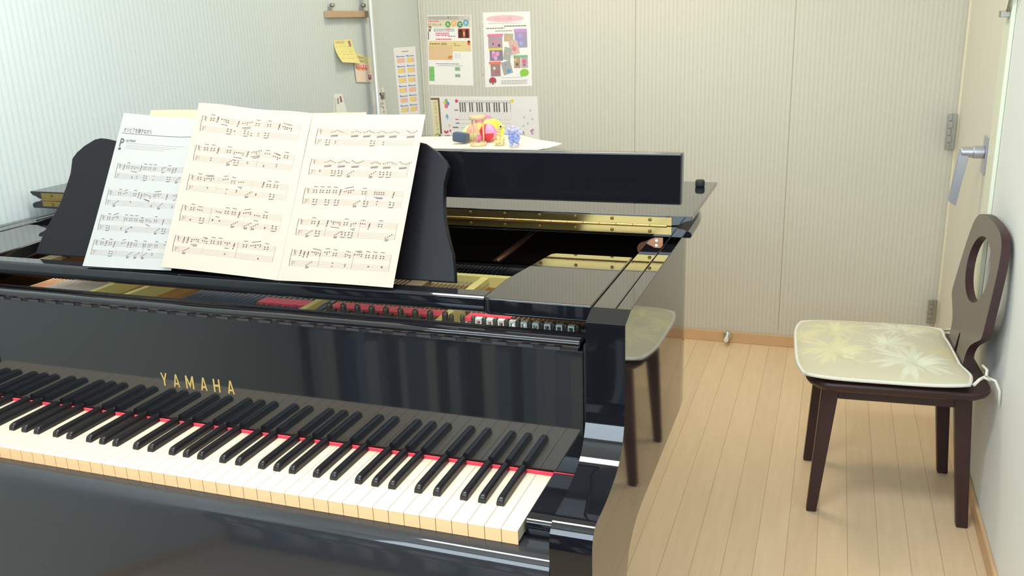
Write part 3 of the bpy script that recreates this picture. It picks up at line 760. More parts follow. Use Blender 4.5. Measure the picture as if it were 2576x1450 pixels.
for a, b in ((-.009, -.006), (.011, -.006), (-.009, .008), (.011, .008)):
    mb = MB(); gbeads(mb, [(gx + a, gy + b, ZC + .0042)], .0042, BY); obj('leg', mb, t)
mb = MB(); gbeads(mb, [(gx - .002 + .002 * k, gy, ZC + .023 + .0068 * k) for k in range(4)], .0062, BY); obj('neck', mb, t)
mb = MB(); gbeads(mb, [(gx - .0105 + .0036 * k, gy - .001, ZC + .013 + .0072 * k) for k in range(5)], .0046, BO); obj('mane', mb, t)
mb = MB(); gbeads(mb, [(gx + .004, gy, ZC + .0475), (gx + .010, gy - .001, ZC + .0465)], .0058, BY); gbeads(mb, [(gx - .0005, gy, ZC + .0535), (gx + .016, gy, ZC + .048)], .0034, BY); hd = obj('head', mb, t)
mb = MB(); mb.ball((gx + .0095, gy - .0065, ZC + .0560), .0030, BK, 10); obj('nose', mb, hd)
def ebeads(mb, pts, r, m): beads(mb, [(ex + (a - ex) * 1.03, ey + (b - ey) * 1.1, ZC + (c - ZC) * 1.26) for a, b, c in pts], r * 1.12, m)
ex, ey = -.5145, 1.480
t = thing('bead_elephant', 'small elephant of clear blue and violet beads, rightmost on the white cloth', 'bead animal', (ex, ey, H + ZC))
mb = MB(); ebeads(mb, [(ex + a, ey + b, ZC + c) for a, b, c in ((-.007, 0, .014), (.007, 0, .014), (0, -.005, .019), (0, .006, .017), (-.006, -.003, .024), (.006, -.003, .024), (0, -.004, .028), (-.010, .003, .020), (.010, .003, .020))], .0078, BB); obj('body', mb, t)
for a, b in ((-.009, -.006), (.009, -.006), (-.009, .009), (.009, .009)):
    mb = MB(); ebeads(mb, [(ex + a, ey + b, ZC + .0046)], .0046, BV); obj('leg', mb, t)
mb = MB(); ebeads(mb, [(ex - .005, ey - .004, ZC + .038), (ex + .005, ey - .004, ZC + .038), (ex, ey - .003, ZC + .044), (ex, ey - .008, ZC + .037)], .0068, BV); hd = obj('head', mb, t)
for q in (-1, 1):
    mb = MB(); ebeads(mb, [(ex + q * (.014 + .0045 * k), ey - .002, ZC + .040 - .0038 * k - .002 * (k % 2)) for k in range(3)] + [(ex + q * .017, ey - .002, ZC + .031)], .0058, BV); obj('ear', mb, hd)
mb = MB(); ebeads(mb, [(ex, ey - .013 - .001 * k, ZC + .032 - .0062 * k) for k in range(5)], .0038, BB); obj('trunk', mb, hd)

# ------------------------------------------------------------------ papers on the back wall
class Sheet:
    """flat print on a wall; u right, v down, both 0..1"""
    def __init__(s, tl, tr, bl, br): s.c = [Vector(p) for p in (tl, tr, bl, br)]; s.n = (s.c[1] - s.c[0]).cross(s.c[2] - s.c[0]).normalized()
    def pt(s, u, v, lift=0): 
        a, b, c, d = s.c; return (a * (1 - u) + b * u) * (1 - v) + (c * (1 - u) + d * u) * v - s.n * 0 + s.out * lift
def wallsheet(tl, tr, bl, br, out):
    s = Sheet(tl, tr, bl, br); s.out = Vector(out); return s
STEP = [0]
def up_(lift):
    STEP[0] += 1; return lift + (STEP[0] % 400) * 1.0e-6
def rect(mb, sh, u0, v0, u1, v1, m, lift=.0004, rot=0.0, asp=1.4):
    lift = up_(lift)
    cu, cv = (u0 + u1) / 2, (v0 + v1) / 2; vs = []
    for a, b in ((u0, v0), (u1, v0), (u1, v1), (u0, v1)):
        du, dv = (a - cu) / asp, b - cv
        vs.append(sh.pt(cu + (du * math.cos(rot) - dv * math.sin(rot)) * asp, cv + du * math.sin(rot) + dv * math.cos(rot), lift))
    mb.add(vs, [(0, 1, 2, 3)], m)
def disc(mb, sh, u, v, ru, rv, m, lift=.0006, n=18):
    lift = up_(lift)
    mb.add([sh.pt(u + ru * math.cos(2 * PI * k / n), v + rv * math.sin(2 * PI * k / n), lift) for k in range(n)], [tuple(range(n))], m)
def words(mb, sh, txt, u, v, h, m, bold=False, lift=.0009, asp=1.4, sq=1.0, align='LEFT'):
    vs, fs = text_polys(txt, 1.0, bold, align)
    mb.add([sh.pt(u + p[0] * h * asp * sq, v - p[1] * h, lift) for p in vs], fs, m)
def lines(mb, sh, u0, u1, vs, th, m, rnd=None, lift=.0006):
    for v in vs:
        u = u0
        while u < u1:
            w = min(u1 - u, (rnd or random).uniform(.02, .06)); rect(mb, sh, u, v, u + w, v + th, m, lift); u += w + .012
def base_sheet(sh, m, nu=4, nv=6, curl=0.0):
    mb = MB(); mb.grid(lambda u, v: sh.pt(u, v, curl * (abs(u - .5) * 2) ** 4 * 1), nu, nv, m, smooth=False); return mb
YW = WB - .0004
r2 = random.Random(5)
# 1 concert poster
sh = wallsheet((-1.346, YW, .672), (-1.139, YW, .667), (-1.356, YW, .378), (-1.143, YW, .371), (0, -1, 0))
mb = base_sheet(sh, flat(246, 243, 238))
rect(mb, sh, .005, .01, .985, .075, flat(206, 198, 188)); rect(mb, sh, .01, .075, .985, .17, flat(226, 218, 190)); rect(mb, sh, .86, .005, .985, .055, flat(214, 204, 200), .0005)
lines(mb, sh, .04, .72, (.022, .045), .008, flat(150, 140, 132), r2, .0007)
words(mb, sh, '9', .47, .045, .040, flat(70, 64, 60), True)
lines(mb, sh, .03, .26, (.078,), .014, flat(236, 110, 130), r2, .0007)
words(mb, sh, 'ピアノのしくみ', .005, .143, .036, flat(120, 104, 88), False, asp=1.4, sq=.92)
for k, (ch, c1, c2) in enumerate((('大', (92, 160, 84), (236, 246, 226)), ('研', (242, 178, 110), (250, 226, 190)), ('究', (70, 128, 100), (232, 244, 230)), ('会', (96, 164, 190), (214, 238, 244)))):
    u = .475 + .135 * k; v = .118 + (.012, -.006, .014, -.010)[k]
    disc(mb, sh, u, v, .062, .045, flat(*c1)); words(mb, sh, ch, u, v + .022, .058, flat(*c2), True, asp=1.4, align='CENTER')
disc(mb, sh, .062, .172, .034, .022, flat(112, 84, 60)); rect(mb, sh, .03, .19, .08, .228, flat(128, 112, 104)); disc(mb, sh, .058, .18, .022, .014, flat(238, 206, 170), .0008)
lines(mb, sh, .15, .62, (.192, .216), .009, flat(120, 122, 130), r2); rect(mb, sh, .44, .188, .52, .204, flat(236, 120, 140), .0007)
for v in (.245, .272): lines(mb, sh, .19, .50, (v,), .018, flat(238, 120, 150), r2)
lines(mb, sh, .48, .64, (.292,), .009, flat(110, 100, 100), r2)
lines(mb, sh, .19, .55, (.332,), .014, flat(232, 90, 120), r2); rect(mb, sh, .015, .23, .035, .345, flat(120, 110, 104))
rect(mb, sh, .695, .188, .955, .322, flat(186, 90, 72)); rect(mb, sh, .71, .215, .80, .318, flat(86, 60, 56), .0007); rect(mb, sh, .86, .22, .93, .318, flat(76, 56, 54), .0007); rect(mb, sh, .81, .235, .85, .29, flat(232, 176, 120), .0007); disc(mb, sh, .755, .215, .03, .018, flat(70, 50, 50), .0009); disc(mb, sh, .895, .215, .03, .018, flat(70, 50, 50), .0009)
rect(mb, sh, .02, .362, .975, .51, flat(236, 214, 156)); rect(mb, sh, .02, .425, .56, .635, flat(230, 196, 152), .0006)
words(mb, sh, '6月23日', .31, .418, .036, flat(96, 64, 40), True, sq=.72); words(mb, sh, '13:30', .58, .412, .026, flat(120, 92, 60), False, sq=.8)
lines(mb, sh, .05, .28, (.398,), .014, flat(130, 96, 60), r2); lines(mb, sh, .60, .76, (.425,), .008, flat(150, 118, 80), r2)
disc(mb, sh, .93, .375, .030, .020, flat(120, 56, 50)); rect(mb, sh, .90, .385, .955, .42, flat(232, 96, 90), .0007); rect(mb, sh, .88, .44, .96, .50, flat(236, 206, 180), .0007)
for q in range(4): disc(mb, sh, .47 + .022 * q, .605 - .02 * (q % 2), .02, .014, flat(214, 140, 70), .0008)
lines(mb, sh, .60, .74, (.545, .57, .595), .006, flat(196, 196, 202), r2)
lines(mb, sh, .18, .70, (.685,), .012, flat(150, 150, 156), r2); lines(mb, sh, .22, .78, (.714,), .008, flat(170, 172, 176), r2)
rect(mb, sh, .015, .735, .135, .945, flat(140, 196, 120)); rect(mb, sh, .018, .79, .132, .794, flat(104, 160, 92), .0007); rect(mb, sh, .018, .865, .132, .869, flat(104, 160, 92), .0007)
rect(mb, sh, .60, .735, .72, .79, flat(168, 200, 158)); rect(mb, sh, .60, .835, .72, .882, flat(176, 190, 178)); lines(mb, sh, .62, .70, (.75, .765, .85, .865), .006, flat(110, 150, 104), r2, .0008)
tag(obj('poster', mb, fix=False, solid=.0006), 'white concert poster with four coloured circles and a green bar below', 'poster')
# 2 balloon poster in a clear sleeve
sh = wallsheet((-1.086, YW, .675), (-.874, YW, .672), (-1.087, YW, .364), (-.873, YW, .368), (0, -1, 0))
mb = base_sheet(sh, flat(248, 244, 240))
disc(mb, sh, .47, .085, .40, .045, flat(246, 200, 206)); words(mb, sh, 'バルーン工房', .24, .105, .052, flat(240, 150, 180), False, sq=.86)
lines(mb, sh, .12, .80, (.142,), .008, flat(206, 206, 206), r2); lines(mb, sh, .07, .45, (.205,), .011, flat(130, 126, 124), r2); lines(mb, sh, .45, .92, (.180,), .012, flat(120, 116, 114), r2)
lines(mb, sh, .26, .62, (.240,), .014, flat(176, 172, 170), r2)
def photo(u0, v0, u1, v1, bg, blobs, rot=0.0):
    rect(mb, sh, u0, v0, u1, v1, flat(*bg), .0005, rot)
    for (u, v, r, c) in blobs: disc(mb, sh, u, v, r * 1.35, r, flat(*c), .0008, 12)
rect(mb, sh, .085, .285, .42, .318, flat(240, 140, 176), .0009, -.02); photo(.10, .318, .40, .475, (186, 166, 172), [(.27, .40, .05, (206, 156, 180)), (.20, .42, .012, (110, 80, 90)), (.33, .44, .02, (120, 96, 100))])
rect(mb, sh, .10, .475, .40, .502, flat(240, 214, 110), .0009); photo(.12, .502, .40, .645, (150, 136, 156), [(.22, .57, .045, (226, 140, 196)), (.29, .55, .03, (236, 170, 210)), (.20, .53, .02, (240, 190, 216)), (.25, .61, .03, (214, 180, 220))])
rect(mb, sh, .10, .655, .36, .690, flat(244, 132, 110), .0009); photo(.13, .690, .34, .855, (170, 140, 140), [(.21, .745, .022, (226, 216, 196)), (.27, .80, .03, (190, 120, 130))])
photo(.44, .285, .635, .390, (200, 184, 164), [(.53, .345, .022, (240, 190, 110))], .05)
rect(mb, sh, .655, .225, .925, .272, flat(206, 160, 214), .0009); photo(.665, .272, .925, .475, (176, 160, 190), [(.78, .32, .035, (186, 170, 220)), (.72, .36, .025, (160, 160, 236)), (.80, .42, .03, (170, 186, 232))])
photo(.55, .37, .74, .565, (222, 190, 180), [(.65, .49, .03, (240, 130, 150)), (.61, .45, .015, (220, 160, 160))], -.18)
photo(.42, .47, .58, .640, (176, 182, 176), [(.50, .55, .02, (240, 170, 160))], .22)
rect(mb, sh, .625, .578, .925, .608, flat(130, 196, 150), .0009); photo(.635, .608, .77, .750, (190, 160, 140), [(.67, .64, .02, (240, 190, 150)), (.70, .70, .02, (130, 100, 80))]); photo(.785, .608, .925, .750, (196, 180, 186), [(.85, .66, .03, (240, 110, 150)), (.85, .71, .018, (150, 120, 130))])
photo(.38, .655, .58, .830, (176, 174, 170), [(.45, .70, .02, (160, 160, 190)), (.52, .785, .028, (96, 170, 220))], -.25)
disc(mb, sh, .845, .815, .095, .052, flat(156, 206, 84)); rect(mb, sh, .76, .845, .81, .865, flat(156, 206, 84), .0006, .5)
disc(mb, sh, .165, .915, .080, .050, flat(130, 116, 106)); disc(mb, sh, .165, .905, .048, .034, flat(226, 70, 96), .0008)
disc(mb, sh, .135, .95, .018, .01, flat(232, 226, 220), .0009); disc(mb, sh, .20, .95, .018, .01, flat(232, 226, 220), .0009)
lines(mb, sh, .34, .80, (.872,), .006, flat(196, 192, 186), r2); lines(mb, sh, .35, .90, (.915, .936, .957), .007, flat(160, 154, 148), r2)
ps = tag(obj('poster', mb, fix=False, solid=.0006), 'white balloon poster with a pink oval title and scattered snapshots', 'poster')
mb = MB(); FILM = mat('clear_film', (1, 1, 1), .08, trans=1.0, ior=1.05)
def film(u, v): return sh.pt(-.03 + 1.06 * u, -.02 + 1.04 * v, .0016 + .0015 * math.sin(u * 9 + v * 5))
# rumpled sleeve edge that catches the light, left of the print
WR_ = mat('sleeve_edge', srgb(244, 240, 228), .08, spec=.8, trans=.3)
mb.grid(lambda u, v: sh.pt(-.055 + .05 * u + .006 * math.sin(v * 40), .12 + .70 * v, .001 + .002 * abs(math.sin(v * 23 + u * 3))), 3, 60, WR_)
obj('sleeve_edge', mb, ps, fix=False)
# 3 keyboard chart
sh = wallsheet((-1.351, YW, .326), (-.851, YW, .324), (-1.346, YW, .120), (-.846, YW, .120), (0, -1, 0))
mb = base_sheet(sh, flat(240, 236, 232)); A3 = .206 / .5
def R3(u0, v0, u1, v1, m, l=.0005): rect(mb, sh, u0, v0, u1, v1, m, l, 0)
R3(.005, .02, .075, .98, flat(232, 220, 176)); R3(.0, .03, .080, .07, flat(128, 106, 84), .0007); R3(.068, .03, .085, .80, flat(124, 102, 80), .0008); R3(.02, .80, .07, .98, flat(140, 170, 116), .0008)
for k, ch in enumerate('けんばんたいおうひょう'):
    words(mb, sh, ch, .028 + .002 * k / 3, .155 + .066 * k + (.04 if k > 3 else 0), .058, flat(120, 116, 96), False, asp=A3)
for (u, v, r, c) in ((.150, .085, .014, (150, 186, 120)), (.133, .135, .014, (236, 206, 96)), (.163, .150, .016, (96, 156, 226)), (.147, .205, .018, (240, 120, 150)), (.145, .40, .010, (140, 176, 220)), (.152, .43, .008, (120, 160, 216)), (.138, .43, .006, (150, 180, 224)), (.150, .47, .006, (150, 180, 224)), (.165, .62, .010, (240, 180, 176))):
    disc(mb, sh, u, v, r, r * 2.6, flat(*c), .0007, 14)
disc(mb, sh, .248, .095, .014, .036, flat(236, 70, 110)); disc(mb, sh, .770, .095, .014, .036, flat(236, 214, 60))
R3(.262, .092, .76, .098, flat(170, 160, 156)); R3(.268, .125, .752, .131, flat(130, 122, 118), .0006)
nk = 21; kx0, kx1 = .270, .752; kw = (kx1 - kx0) / nk
pat = [1, 1, 1, 0, 1, 1, 0]
for k in range(nk + 1): R3(kx0 + k * kw - .0006, .131, kx0 + k * kw + .0006, .47, flat(206, 200, 196), .0005)
for k in range(nk):
    if pat[k % 7]: R3(kx0 + (k + .45) * kw - .0042, .131, kx0 + (k + .45) * kw + .0042, .325, flat(84, 74, 66), .0009)
R3(.751, .131, .753, .325, flat(110, 104, 100), .0008)
R3(.222, .275, .258, .30, flat(150, 144, 140)); R3(.225, .475, .258, .50, flat(236, 120, 140)); R3(.226, .555, .262, .58, flat(120, 140, 214)); R3(.195, .645, .248, .672, flat(130, 126, 122))
for v in (.482, .565, .655):
    for k in range(nk): R3(kx0 + (k + .3) * kw, v, kx0 + (k + .6) * kw, v + .014, flat(170, 164, 160))
for u in (.115, .128, .142, .168, .820, .838, .856): disc(mb, sh, u, .73 + .02 * ((u * 1000) % 3), .007, .028, flat(226, 60, 76), .0009, 10)
for u, v in ((.93, .30), (.87, .44), (.945, .48), (.86, .62), (.90, .57)): disc(mb, sh, u, v, .006, .016, flat(176, 172, 166), .0007, 10); R3(u + .004, v - .05, u + .006, v, flat(176, 172, 166))
for u, v in ((.93, .72), (.945, .70), (.938, .77)): disc(mb, sh, u, v, .010, .028, flat(196, 150, 190), .0007, 10)
R3(.845, .77, .85, .83, flat(150, 160, 110)); R3(.862, .76, .867, .82, flat(150, 160, 110))
tag(obj('keyboard_chart', mb, fix=False, solid=.0006), 'wide white chart with a printed piano keyboard and coloured balloons', 'chart')
# ------------------------------------------------------------------ things on the left wall
XWL = WL + .0004
sh = wallsheet((XWL, 2.478, .546), (XWL, 2.688, .545), (XWL, 2.492, .262), (XWL, 2.692, .252), (1, 0, 0))
mb = base_sheet(sh, flat(240, 241, 242))
lines(mb, sh, .36, .64, (.055,), .012, flat(150, 150, 150), r2)
for j in range(6):
    for i in range(2):
        u, v = .10 + .44 * i, .125 + .143 * j
        rect(mb, sh, u, v, u + .36, v + .012, flat(120, 150, 226)); rect(mb, sh, u + .01, v + .03, u + .35, v + .095, flat(238, 196, 214), .0005); rect(mb, sh, u + .02, v + .03, u + .25, v + .09, flat(244, 222, 130) if (i + j) % 4 else flat(244, 200, 170), .0007)
        rect(mb, sh, u, v - .012, u + .05, v + .006, flat(110, 140, 220), .0007)
tag(obj('calendar_sheet', mb, fix=False, solid=.0006), 'white sheet with two columns of small yellow and pink calendar blocks', 'calendar')
# wooden rail with two hooks
t = thing('wall_rail', 'short light wooden rail with two metal clips high on the left wall', 'rail', (WL, 2.11, H + .668))
mb = MB(); mb.box(WL + .0006, WL + .022, 1.953, 2.268, .668, .692, WOODR); rail = obj('rail', mb, t, bevel=.002)
for y in (1.985, 2.215):
    mb = MB(); mb.box(WL + .006, WL + .014, y - .004, y + .004, .6925, .706, SATIN); mb.lathe([(.007, WL + .008), (.007, WL + .022)], SATIN, (0, y + .006, .711), 12, 'x'); obj('clip', mb, t)
# yellow memo, curled at the bottom
mb = MB()
def memo(u, v):
    y = 2.002 + .132 * u + .028 * v * u; z = .590 - .078 * v - .012 * u * v
    return Vector((WL + .0006 + .030 * v ** 2.2 * (1 - .45 * u), y, z))
mb.grid(memo, 10, 12, flat(232, 222, 150))
for v in (.28, .5, .62, .8):
    for k in range(4):
        a = .08 + .2 * k; b = a + r2.uniform(.06, .15); q = [memo(a, v), memo(b, v), memo(b, v + .02), memo(a, v + .02)]; mb.add([p + Vector((.0005, 0, 0)) for p in q], [(0, 1, 2, 3)], flat(196, 182, 120))
q = [memo(.78, .06), memo(.9, .06), memo(.88, .3), memo(.8, .3)]; mb.add([p + Vector((.0006, 0, 0)) for p in q], [(0, 1, 2, 3)], flat(170, 120, 130))
q = [memo(.1, .06), memo(.55, .06), memo(.55, .14), memo(.1, .14)]; mb.add([p + Vector((.0006, 0, 0)) for p in q], [(0, 1, 2, 3)], flat(216, 190, 140))
tag(obj('memo_note', mb, fix=False), 'yellow memo sheet curling away from the left wall below the rail', 'note')
mb = MB(); mb.grid(lambda u, v: Vector((WL + .0002 + .002 * v, 2.150 + .12 * u, .545 - .065 * v - .03 * u)), 4, 4, flat(226, 218, 160))
for v in (.2, .4): mb.add([Vector((WL + .004, 2.165, .545 - .065 * v - .005)), Vector((WL + .004, 2.21, .545 - .065 * v - .012)), Vector((WL + .004, 2.21, .545 - .065 * v - .015)), Vector((WL + .004, 2.165, .545 - .065 * v - .008))], [(0, 1, 2, 3)], flat(170, 170, 130))
tag(obj('memo_note', mb, fix=False), 'pale yellow slip showing behind the pink lettered note', 'note')
sh = wallsheet((WL + .0045, 2.134, .505), (WL + .0045, 2.262, .494), (WL + .0045, 2.140, .432), (WL + .0045, 2.262, .421), (1, 0, 0))
mb = base_sheet(sh, flat(240, 220, 200), 3, 3)
for k in range(13):
    a = .06 + .055 * k; h = (.16, .24, .12, .28, .18)[k % 5]
    rect(mb, sh, a, .34 - h, a + .035, .36 + .3 * (h - .18), flat(236, 110, 104), .0005, (.3, -.25, .5, .1, -.4)[k % 5])
    if k % 2: rect(mb, sh, a - .02, .26, a + .06, .31, flat(238, 130, 120), .0005, .15)
rect(mb, sh, .03, .1, .80, .16, flat(244, 190, 176), .0004); rect(mb, sh, .80, .60, .97, .84, flat(150, 80, 130), .0006); rect(mb, sh, .84, .64, .9, .72, flat(240, 220, 240), .0008)
tag(obj('memo_note', mb, fix=False, solid=.0005), 'small peach note with red lettering beside the metal pole', 'note')
mb = MB(); sh = wallsheet((XWL, 1.975, .400), (XWL, 2.03, .397), (XWL, 1.950, .26), (XWL, 2.085, .255), (1, 0, 0))
mb = base_sheet(sh, flat(232, 234, 230), 2, 3); rect(mb, sh, .30, .10, .46, .26, flat(160, 158, 150)); rect(mb, sh, .62, .06, .80, .22, flat(150, 100, 100)); rect(mb, sh, .03, .10, .16, .5, flat(205, 207, 200))
tag(obj('card', mb, fix=False, solid=.0006), 'small white card low on the left wall behind the music sheets', 'card')
mb = MB(); sh = wallsheet((WL + .0004, 2.275, .385), (WL + .0004, 2.365, .395), (WL + .0004, 2.255, .20), (WL + .0004, 2.385, .20), (1, 0, 0))
mb = base_sheet(sh, flat(228, 228, 224), 4, 8)
for k in range(10): rect(mb, sh, .72 + .01 * k, .02 + .09 * k, .76 + .012 * k, .07 + .09 * k, flat(120, 112, 100), .0005)
lines(mb, sh, .45, .7, (.3, .36, .6), .02, flat(170, 168, 160), r2)
tag(obj('notice', mb, fix=False, solid=.0006), 'narrow white notice with a ragged printed edge behind the metal pole', 'notice')
# metal pole
t = thing('metal_pole', 'slim chrome pole standing beside the left wall behind the music sheets', 'pole', (WL + .05, 2.25, 0))
px_, py_ = WL + .045, 2.213
mb = MB(); mb.tube([(px_, py_ + .012, -.7145), (px_, py_ + .012, .10), (px_, py_, CEIL - H - .003)], .0095, mat('bright_tube', srgb(214, 218, 214), .3, .5), 14); obj('tube', mb, t)
mb = MB(); mb.tube([(px_ - .008, py_ + .030, -.70), (px_ - .008, py_ + .028, .10), (px_ - .008, py_ + .016, CEIL - H - .02)], .0075, mat('dark_tube', srgb(84, 82, 76), .3, .7), 12); obj('inner_rod', mb, t)
mb = MB(); mb.lathe([(.03, -.7149), (.03, -.709), (.02, -.705)], CHROME, (px_, py_ + .014, 0), 20); obj('foot', mb, t)
mb = MB(); mb.box(px_ - .012, px_ + .004, py_ + .034, py_ + .068, .372, .382, SATIN); mb.box(px_ - .012, px_ + .002, py_ + .058, py_ + .070, .355, .372, SATIN); obj('clamp', mb, t)

# ------------------------------------------------------------------ chair and its cushion
CY = 1.585
ch = thing('dining_chair', 'dark wooden chair with an oval hole in its back against the right wall', 'chair', (.54, CY, 0))
def rrect(x0, x1, y0, y1, r, z, n=6):
    out = []
    for cx, cy, a0 in ((x1 - r, y1 - r, 0), (x0 + r, y1 - r, PI / 2), (x0 + r, y0 + r, PI), (x1 - r, y0 + r, 1.5 * PI)):
        for k in range(n + 1): a = a0 + PI / 2 * k / n; out.append((cx + r * math.cos(a), cy + r * math.sin(a), z))
    return out
mb = MB()
sx0, sx1, sy0, sy1 = .312, .762, CY - .235, CY + .235
mb.loft([rrect(sx0 + .022, sx1 - .02, sy0 + .02, sy1 - .02, .05, -.327), rrect(sx0 + .006, sx1 - .004, sy0 + .004, sy1 - .004, .06, -.315), rrect(sx0, sx1, sy0, sy1, .06, -.305), rrect(sx0 + .003, sx1 - .003, sy0 + .003, sy1 - .003, .06, -.297)], WENGE)
obj('seat', mb, ch, bevel=.002)
def leg(xt, yt, xb, yb, wt, wb, dt=.030, db=.026):
    mb = MB(); zt, zb = -.3272, -.7148
    mb.hexa([(xb - wb, yb - db / 2, zb), (xb + wb, yb - db / 2, zb), (xb + wb, yb + db / 2, zb), (xb - wb, yb + db / 2, zb)],
            [(xt - wt, yt - dt / 2, zt), (xt + wt, yt - dt / 2, zt), (xt + wt, yt + dt / 2, zt), (xt - wt, yt + dt / 2, zt)], WENGE)
    return obj('leg', mb, ch, bevel=.003)
for s in (-1, 1):
    leg(.380, CY + s * .150, .3510, CY + s * .155, .0225, .0135)
    leg(.703, CY + s * .150, .7370, CY + s * .155, .0215, .0145)
    mb = MB(); mb.box(.3995, .690, CY + s * .150 - .011, CY + s * .150 + .011, -.3695, -.3275, WENGE); obj('apron', mb, ch, bevel=.002)
for x in (.392, .70):
    mb = MB(); mb.box(x - .011, x + .011, CY - .134, CY + .134, -.3695, -.3275, WENGE); obj('apron', mb, ch, bevel=.002)
# backrest: a leaning board with rounded shoulders, narrow waist, oval hole and lower notch
BY_ = 1.590
prof = [(.097, .040), (.091, .098), (.077, .142), (.048, .170), (.0, .186), (-.05, .195), (-.11, .203), (-.150, .206), (-.166, .200), (-.180, .176), (-.197, .146), (-.216, .120), (-.245, .106), (-.296, .112)]
prof = [(p.x, p.y) for p in smooth_curve([Vector(q) for q in prof], 3)]
outl = [(BY_ + hw, z) for z, hw in prof] + [(BY_ + .012, -.296), (BY_ + .013, -.262), (BY_ + .006, -.222), (BY_, -.215), (BY_ - .006, -.222), (BY_ - .013, -.262), (BY_ - .012, -.296)] + [(BY_ - hw, z) for z, hw in reversed(prof)]
def backpt(y, z, d):
    X = .7025 + (z + .29) * .1316; return (X + d, y, z)
from mathutils.geometry import tessellate_polygon
hole = [(BY_ + .122 * math.cos(2 * PI * k / 36), -.038 + .086 * math.sin(2 * PI * k / 36)) for k in range(36)]
tris = tessellate_polygon([[Vector((a, b, 0)) for a, b in outl], [Vector((a, b, 0)) for a, b in hole]])
allp = outl + hole; n = len(allp); no = len(outl)
mb = MB()
mb.add([backpt(y, z, -.0) for y, z in allp], tris, WENGE2)
vs = [backpt(y, z, 0) for y, z in allp] + [backpt(y, z, .021) for y, z in allp]
fs = [tuple(n + i for i in t_) for t_ in tris]
for i in range(no): fs.append((i, (i + 1) % no, n + (i + 1) % no, n + i))
nh = len(hole)
for i in range(nh): fs.append((no + i, n + no + i, n + no + (i + 1) % nh, no + (i + 1) % nh))
mb.add(vs, fs, WENGE)
o = obj('backrest', mb, ch, fix=False); merge(o)
o.data.polygons.foreach_set('use_smooth', [True] * len(o.data.polygons)); o.data.set_sharp_from_angle(angle=math.radians(40))
ch.rotation_euler.z = math.radians(3.5)
# cushion
cu_x0, cu_x1, cu_y0, cu_y1 = .288, .6985, 1.325, 1.79
ct = thing('seat_cushion', 'beige leaf print seat cushion with white piping on the dark chair', 'cushion', (.5, CY - .02, H - .2965))
LEAF = bpy.data.materials.new('leaf_print_fabric'); LEAF.use_nodes = True
nt = LEAF.node_tree; N = nt.nodes.new; L = nt.links.new; bs = nt.nodes['Principled BSDF']; bs.inputs['Roughness'].default_value = .9; bs.inputs['Specular IOR Level'].default_value = .1; bs.inputs['Sheen Weight'].default_value = .2
tc = N('ShaderNodeTexCoord'); acc = None
base = N('ShaderNodeRGB'); base.outputs[0].default_value = (*srgb(200, 194, 168), 1); col = base.outputs[0]
def MM(op, a, b=None):
    n_ = N('ShaderNodeMath'); n_.operation = op
    for i, v in enumerate((a, b)):
        if v is None: continue
        if isinstance(v, (int, float)): n_.inputs[i].default_value = v
        else: L(v, n_.inputs[i])
    return n_.outputs[0]
nz = N('ShaderNodeTexNoise'); nz.inputs['Scale'].default_value = 28; nz.inputs['Detail'].default_value = 3; L(tc.outputs['Object'], nz.inputs['Vector'])
for (lx, ly, rr, c, ph) in ((-.10, .10, .085, (212, 207, 166), 0), (-.115, -.075, .10, (212, 208, 168), 1.0), (.075, -.125, .10, (211, 214, 192), .4), (.03, .0, .07, (213, 214, 190), 2.0), (.07, .13, .075, (214, 215, 194), 1.4), (.18, -.03, .06, (210, 201, 156), .2), (-.19, .05, .055, (214, 206, 162), 2.2), (.15, .17, .06, (211, 208, 176), 1.1)):
    sp = N('ShaderNodeSeparateXYZ'); L(tc.outputs['Object'], sp.inputs[0])
    dx = MM('SUBTRACT', sp.outputs[0], lx); dy = MM('SUBTRACT', sp.outputs[1], ly)
    ang = MM('ARCTAN2', dy, dx); rad = MM('SQRT', MM('ADD', MM('MULTIPLY', dx, dx), MM('MULTIPLY', dy, dy)))
    pet = MM('ADD', MM('MULTIPLY', MM('ABSOLUTE', MM('SINE', MM('ADD', MM('MULTIPLY', ang, 3.0), ph))), .55), MM('MULTIPLY', MM('SINE', MM('MULTIPLY', ang, 19)), .20))
    lim = MM('MULTIPLY', MM('ADD', MM('ADD', pet, .38), MM('MULTIPLY', MM('SUBTRACT', nz.outputs['Fac'], .5), .7)), rr)
    k_ = N('ShaderNodeMapRange'); k_.inputs['From Min'].default_value = .014; k_.inputs['From Max'].default_value = -.022; L(MM('SUBTRACT', rad, lim), k_.inputs['Value'])
    mx = N('ShaderNodeMix'); mx.data_type = 'RGBA'; L(k_.outputs[0], mx.inputs['Factor']); L(col, mx.inputs['A']); mx.inputs['B'].default_value = (*srgb(*c), 1); col = mx.outputs['Result']
L(col, bs.inputs['Base Color'])
tufts = [(.40, 1.68), (.60, 1.70), (.42, 1.46), (.60, 1.44), (.50, 1.57)]
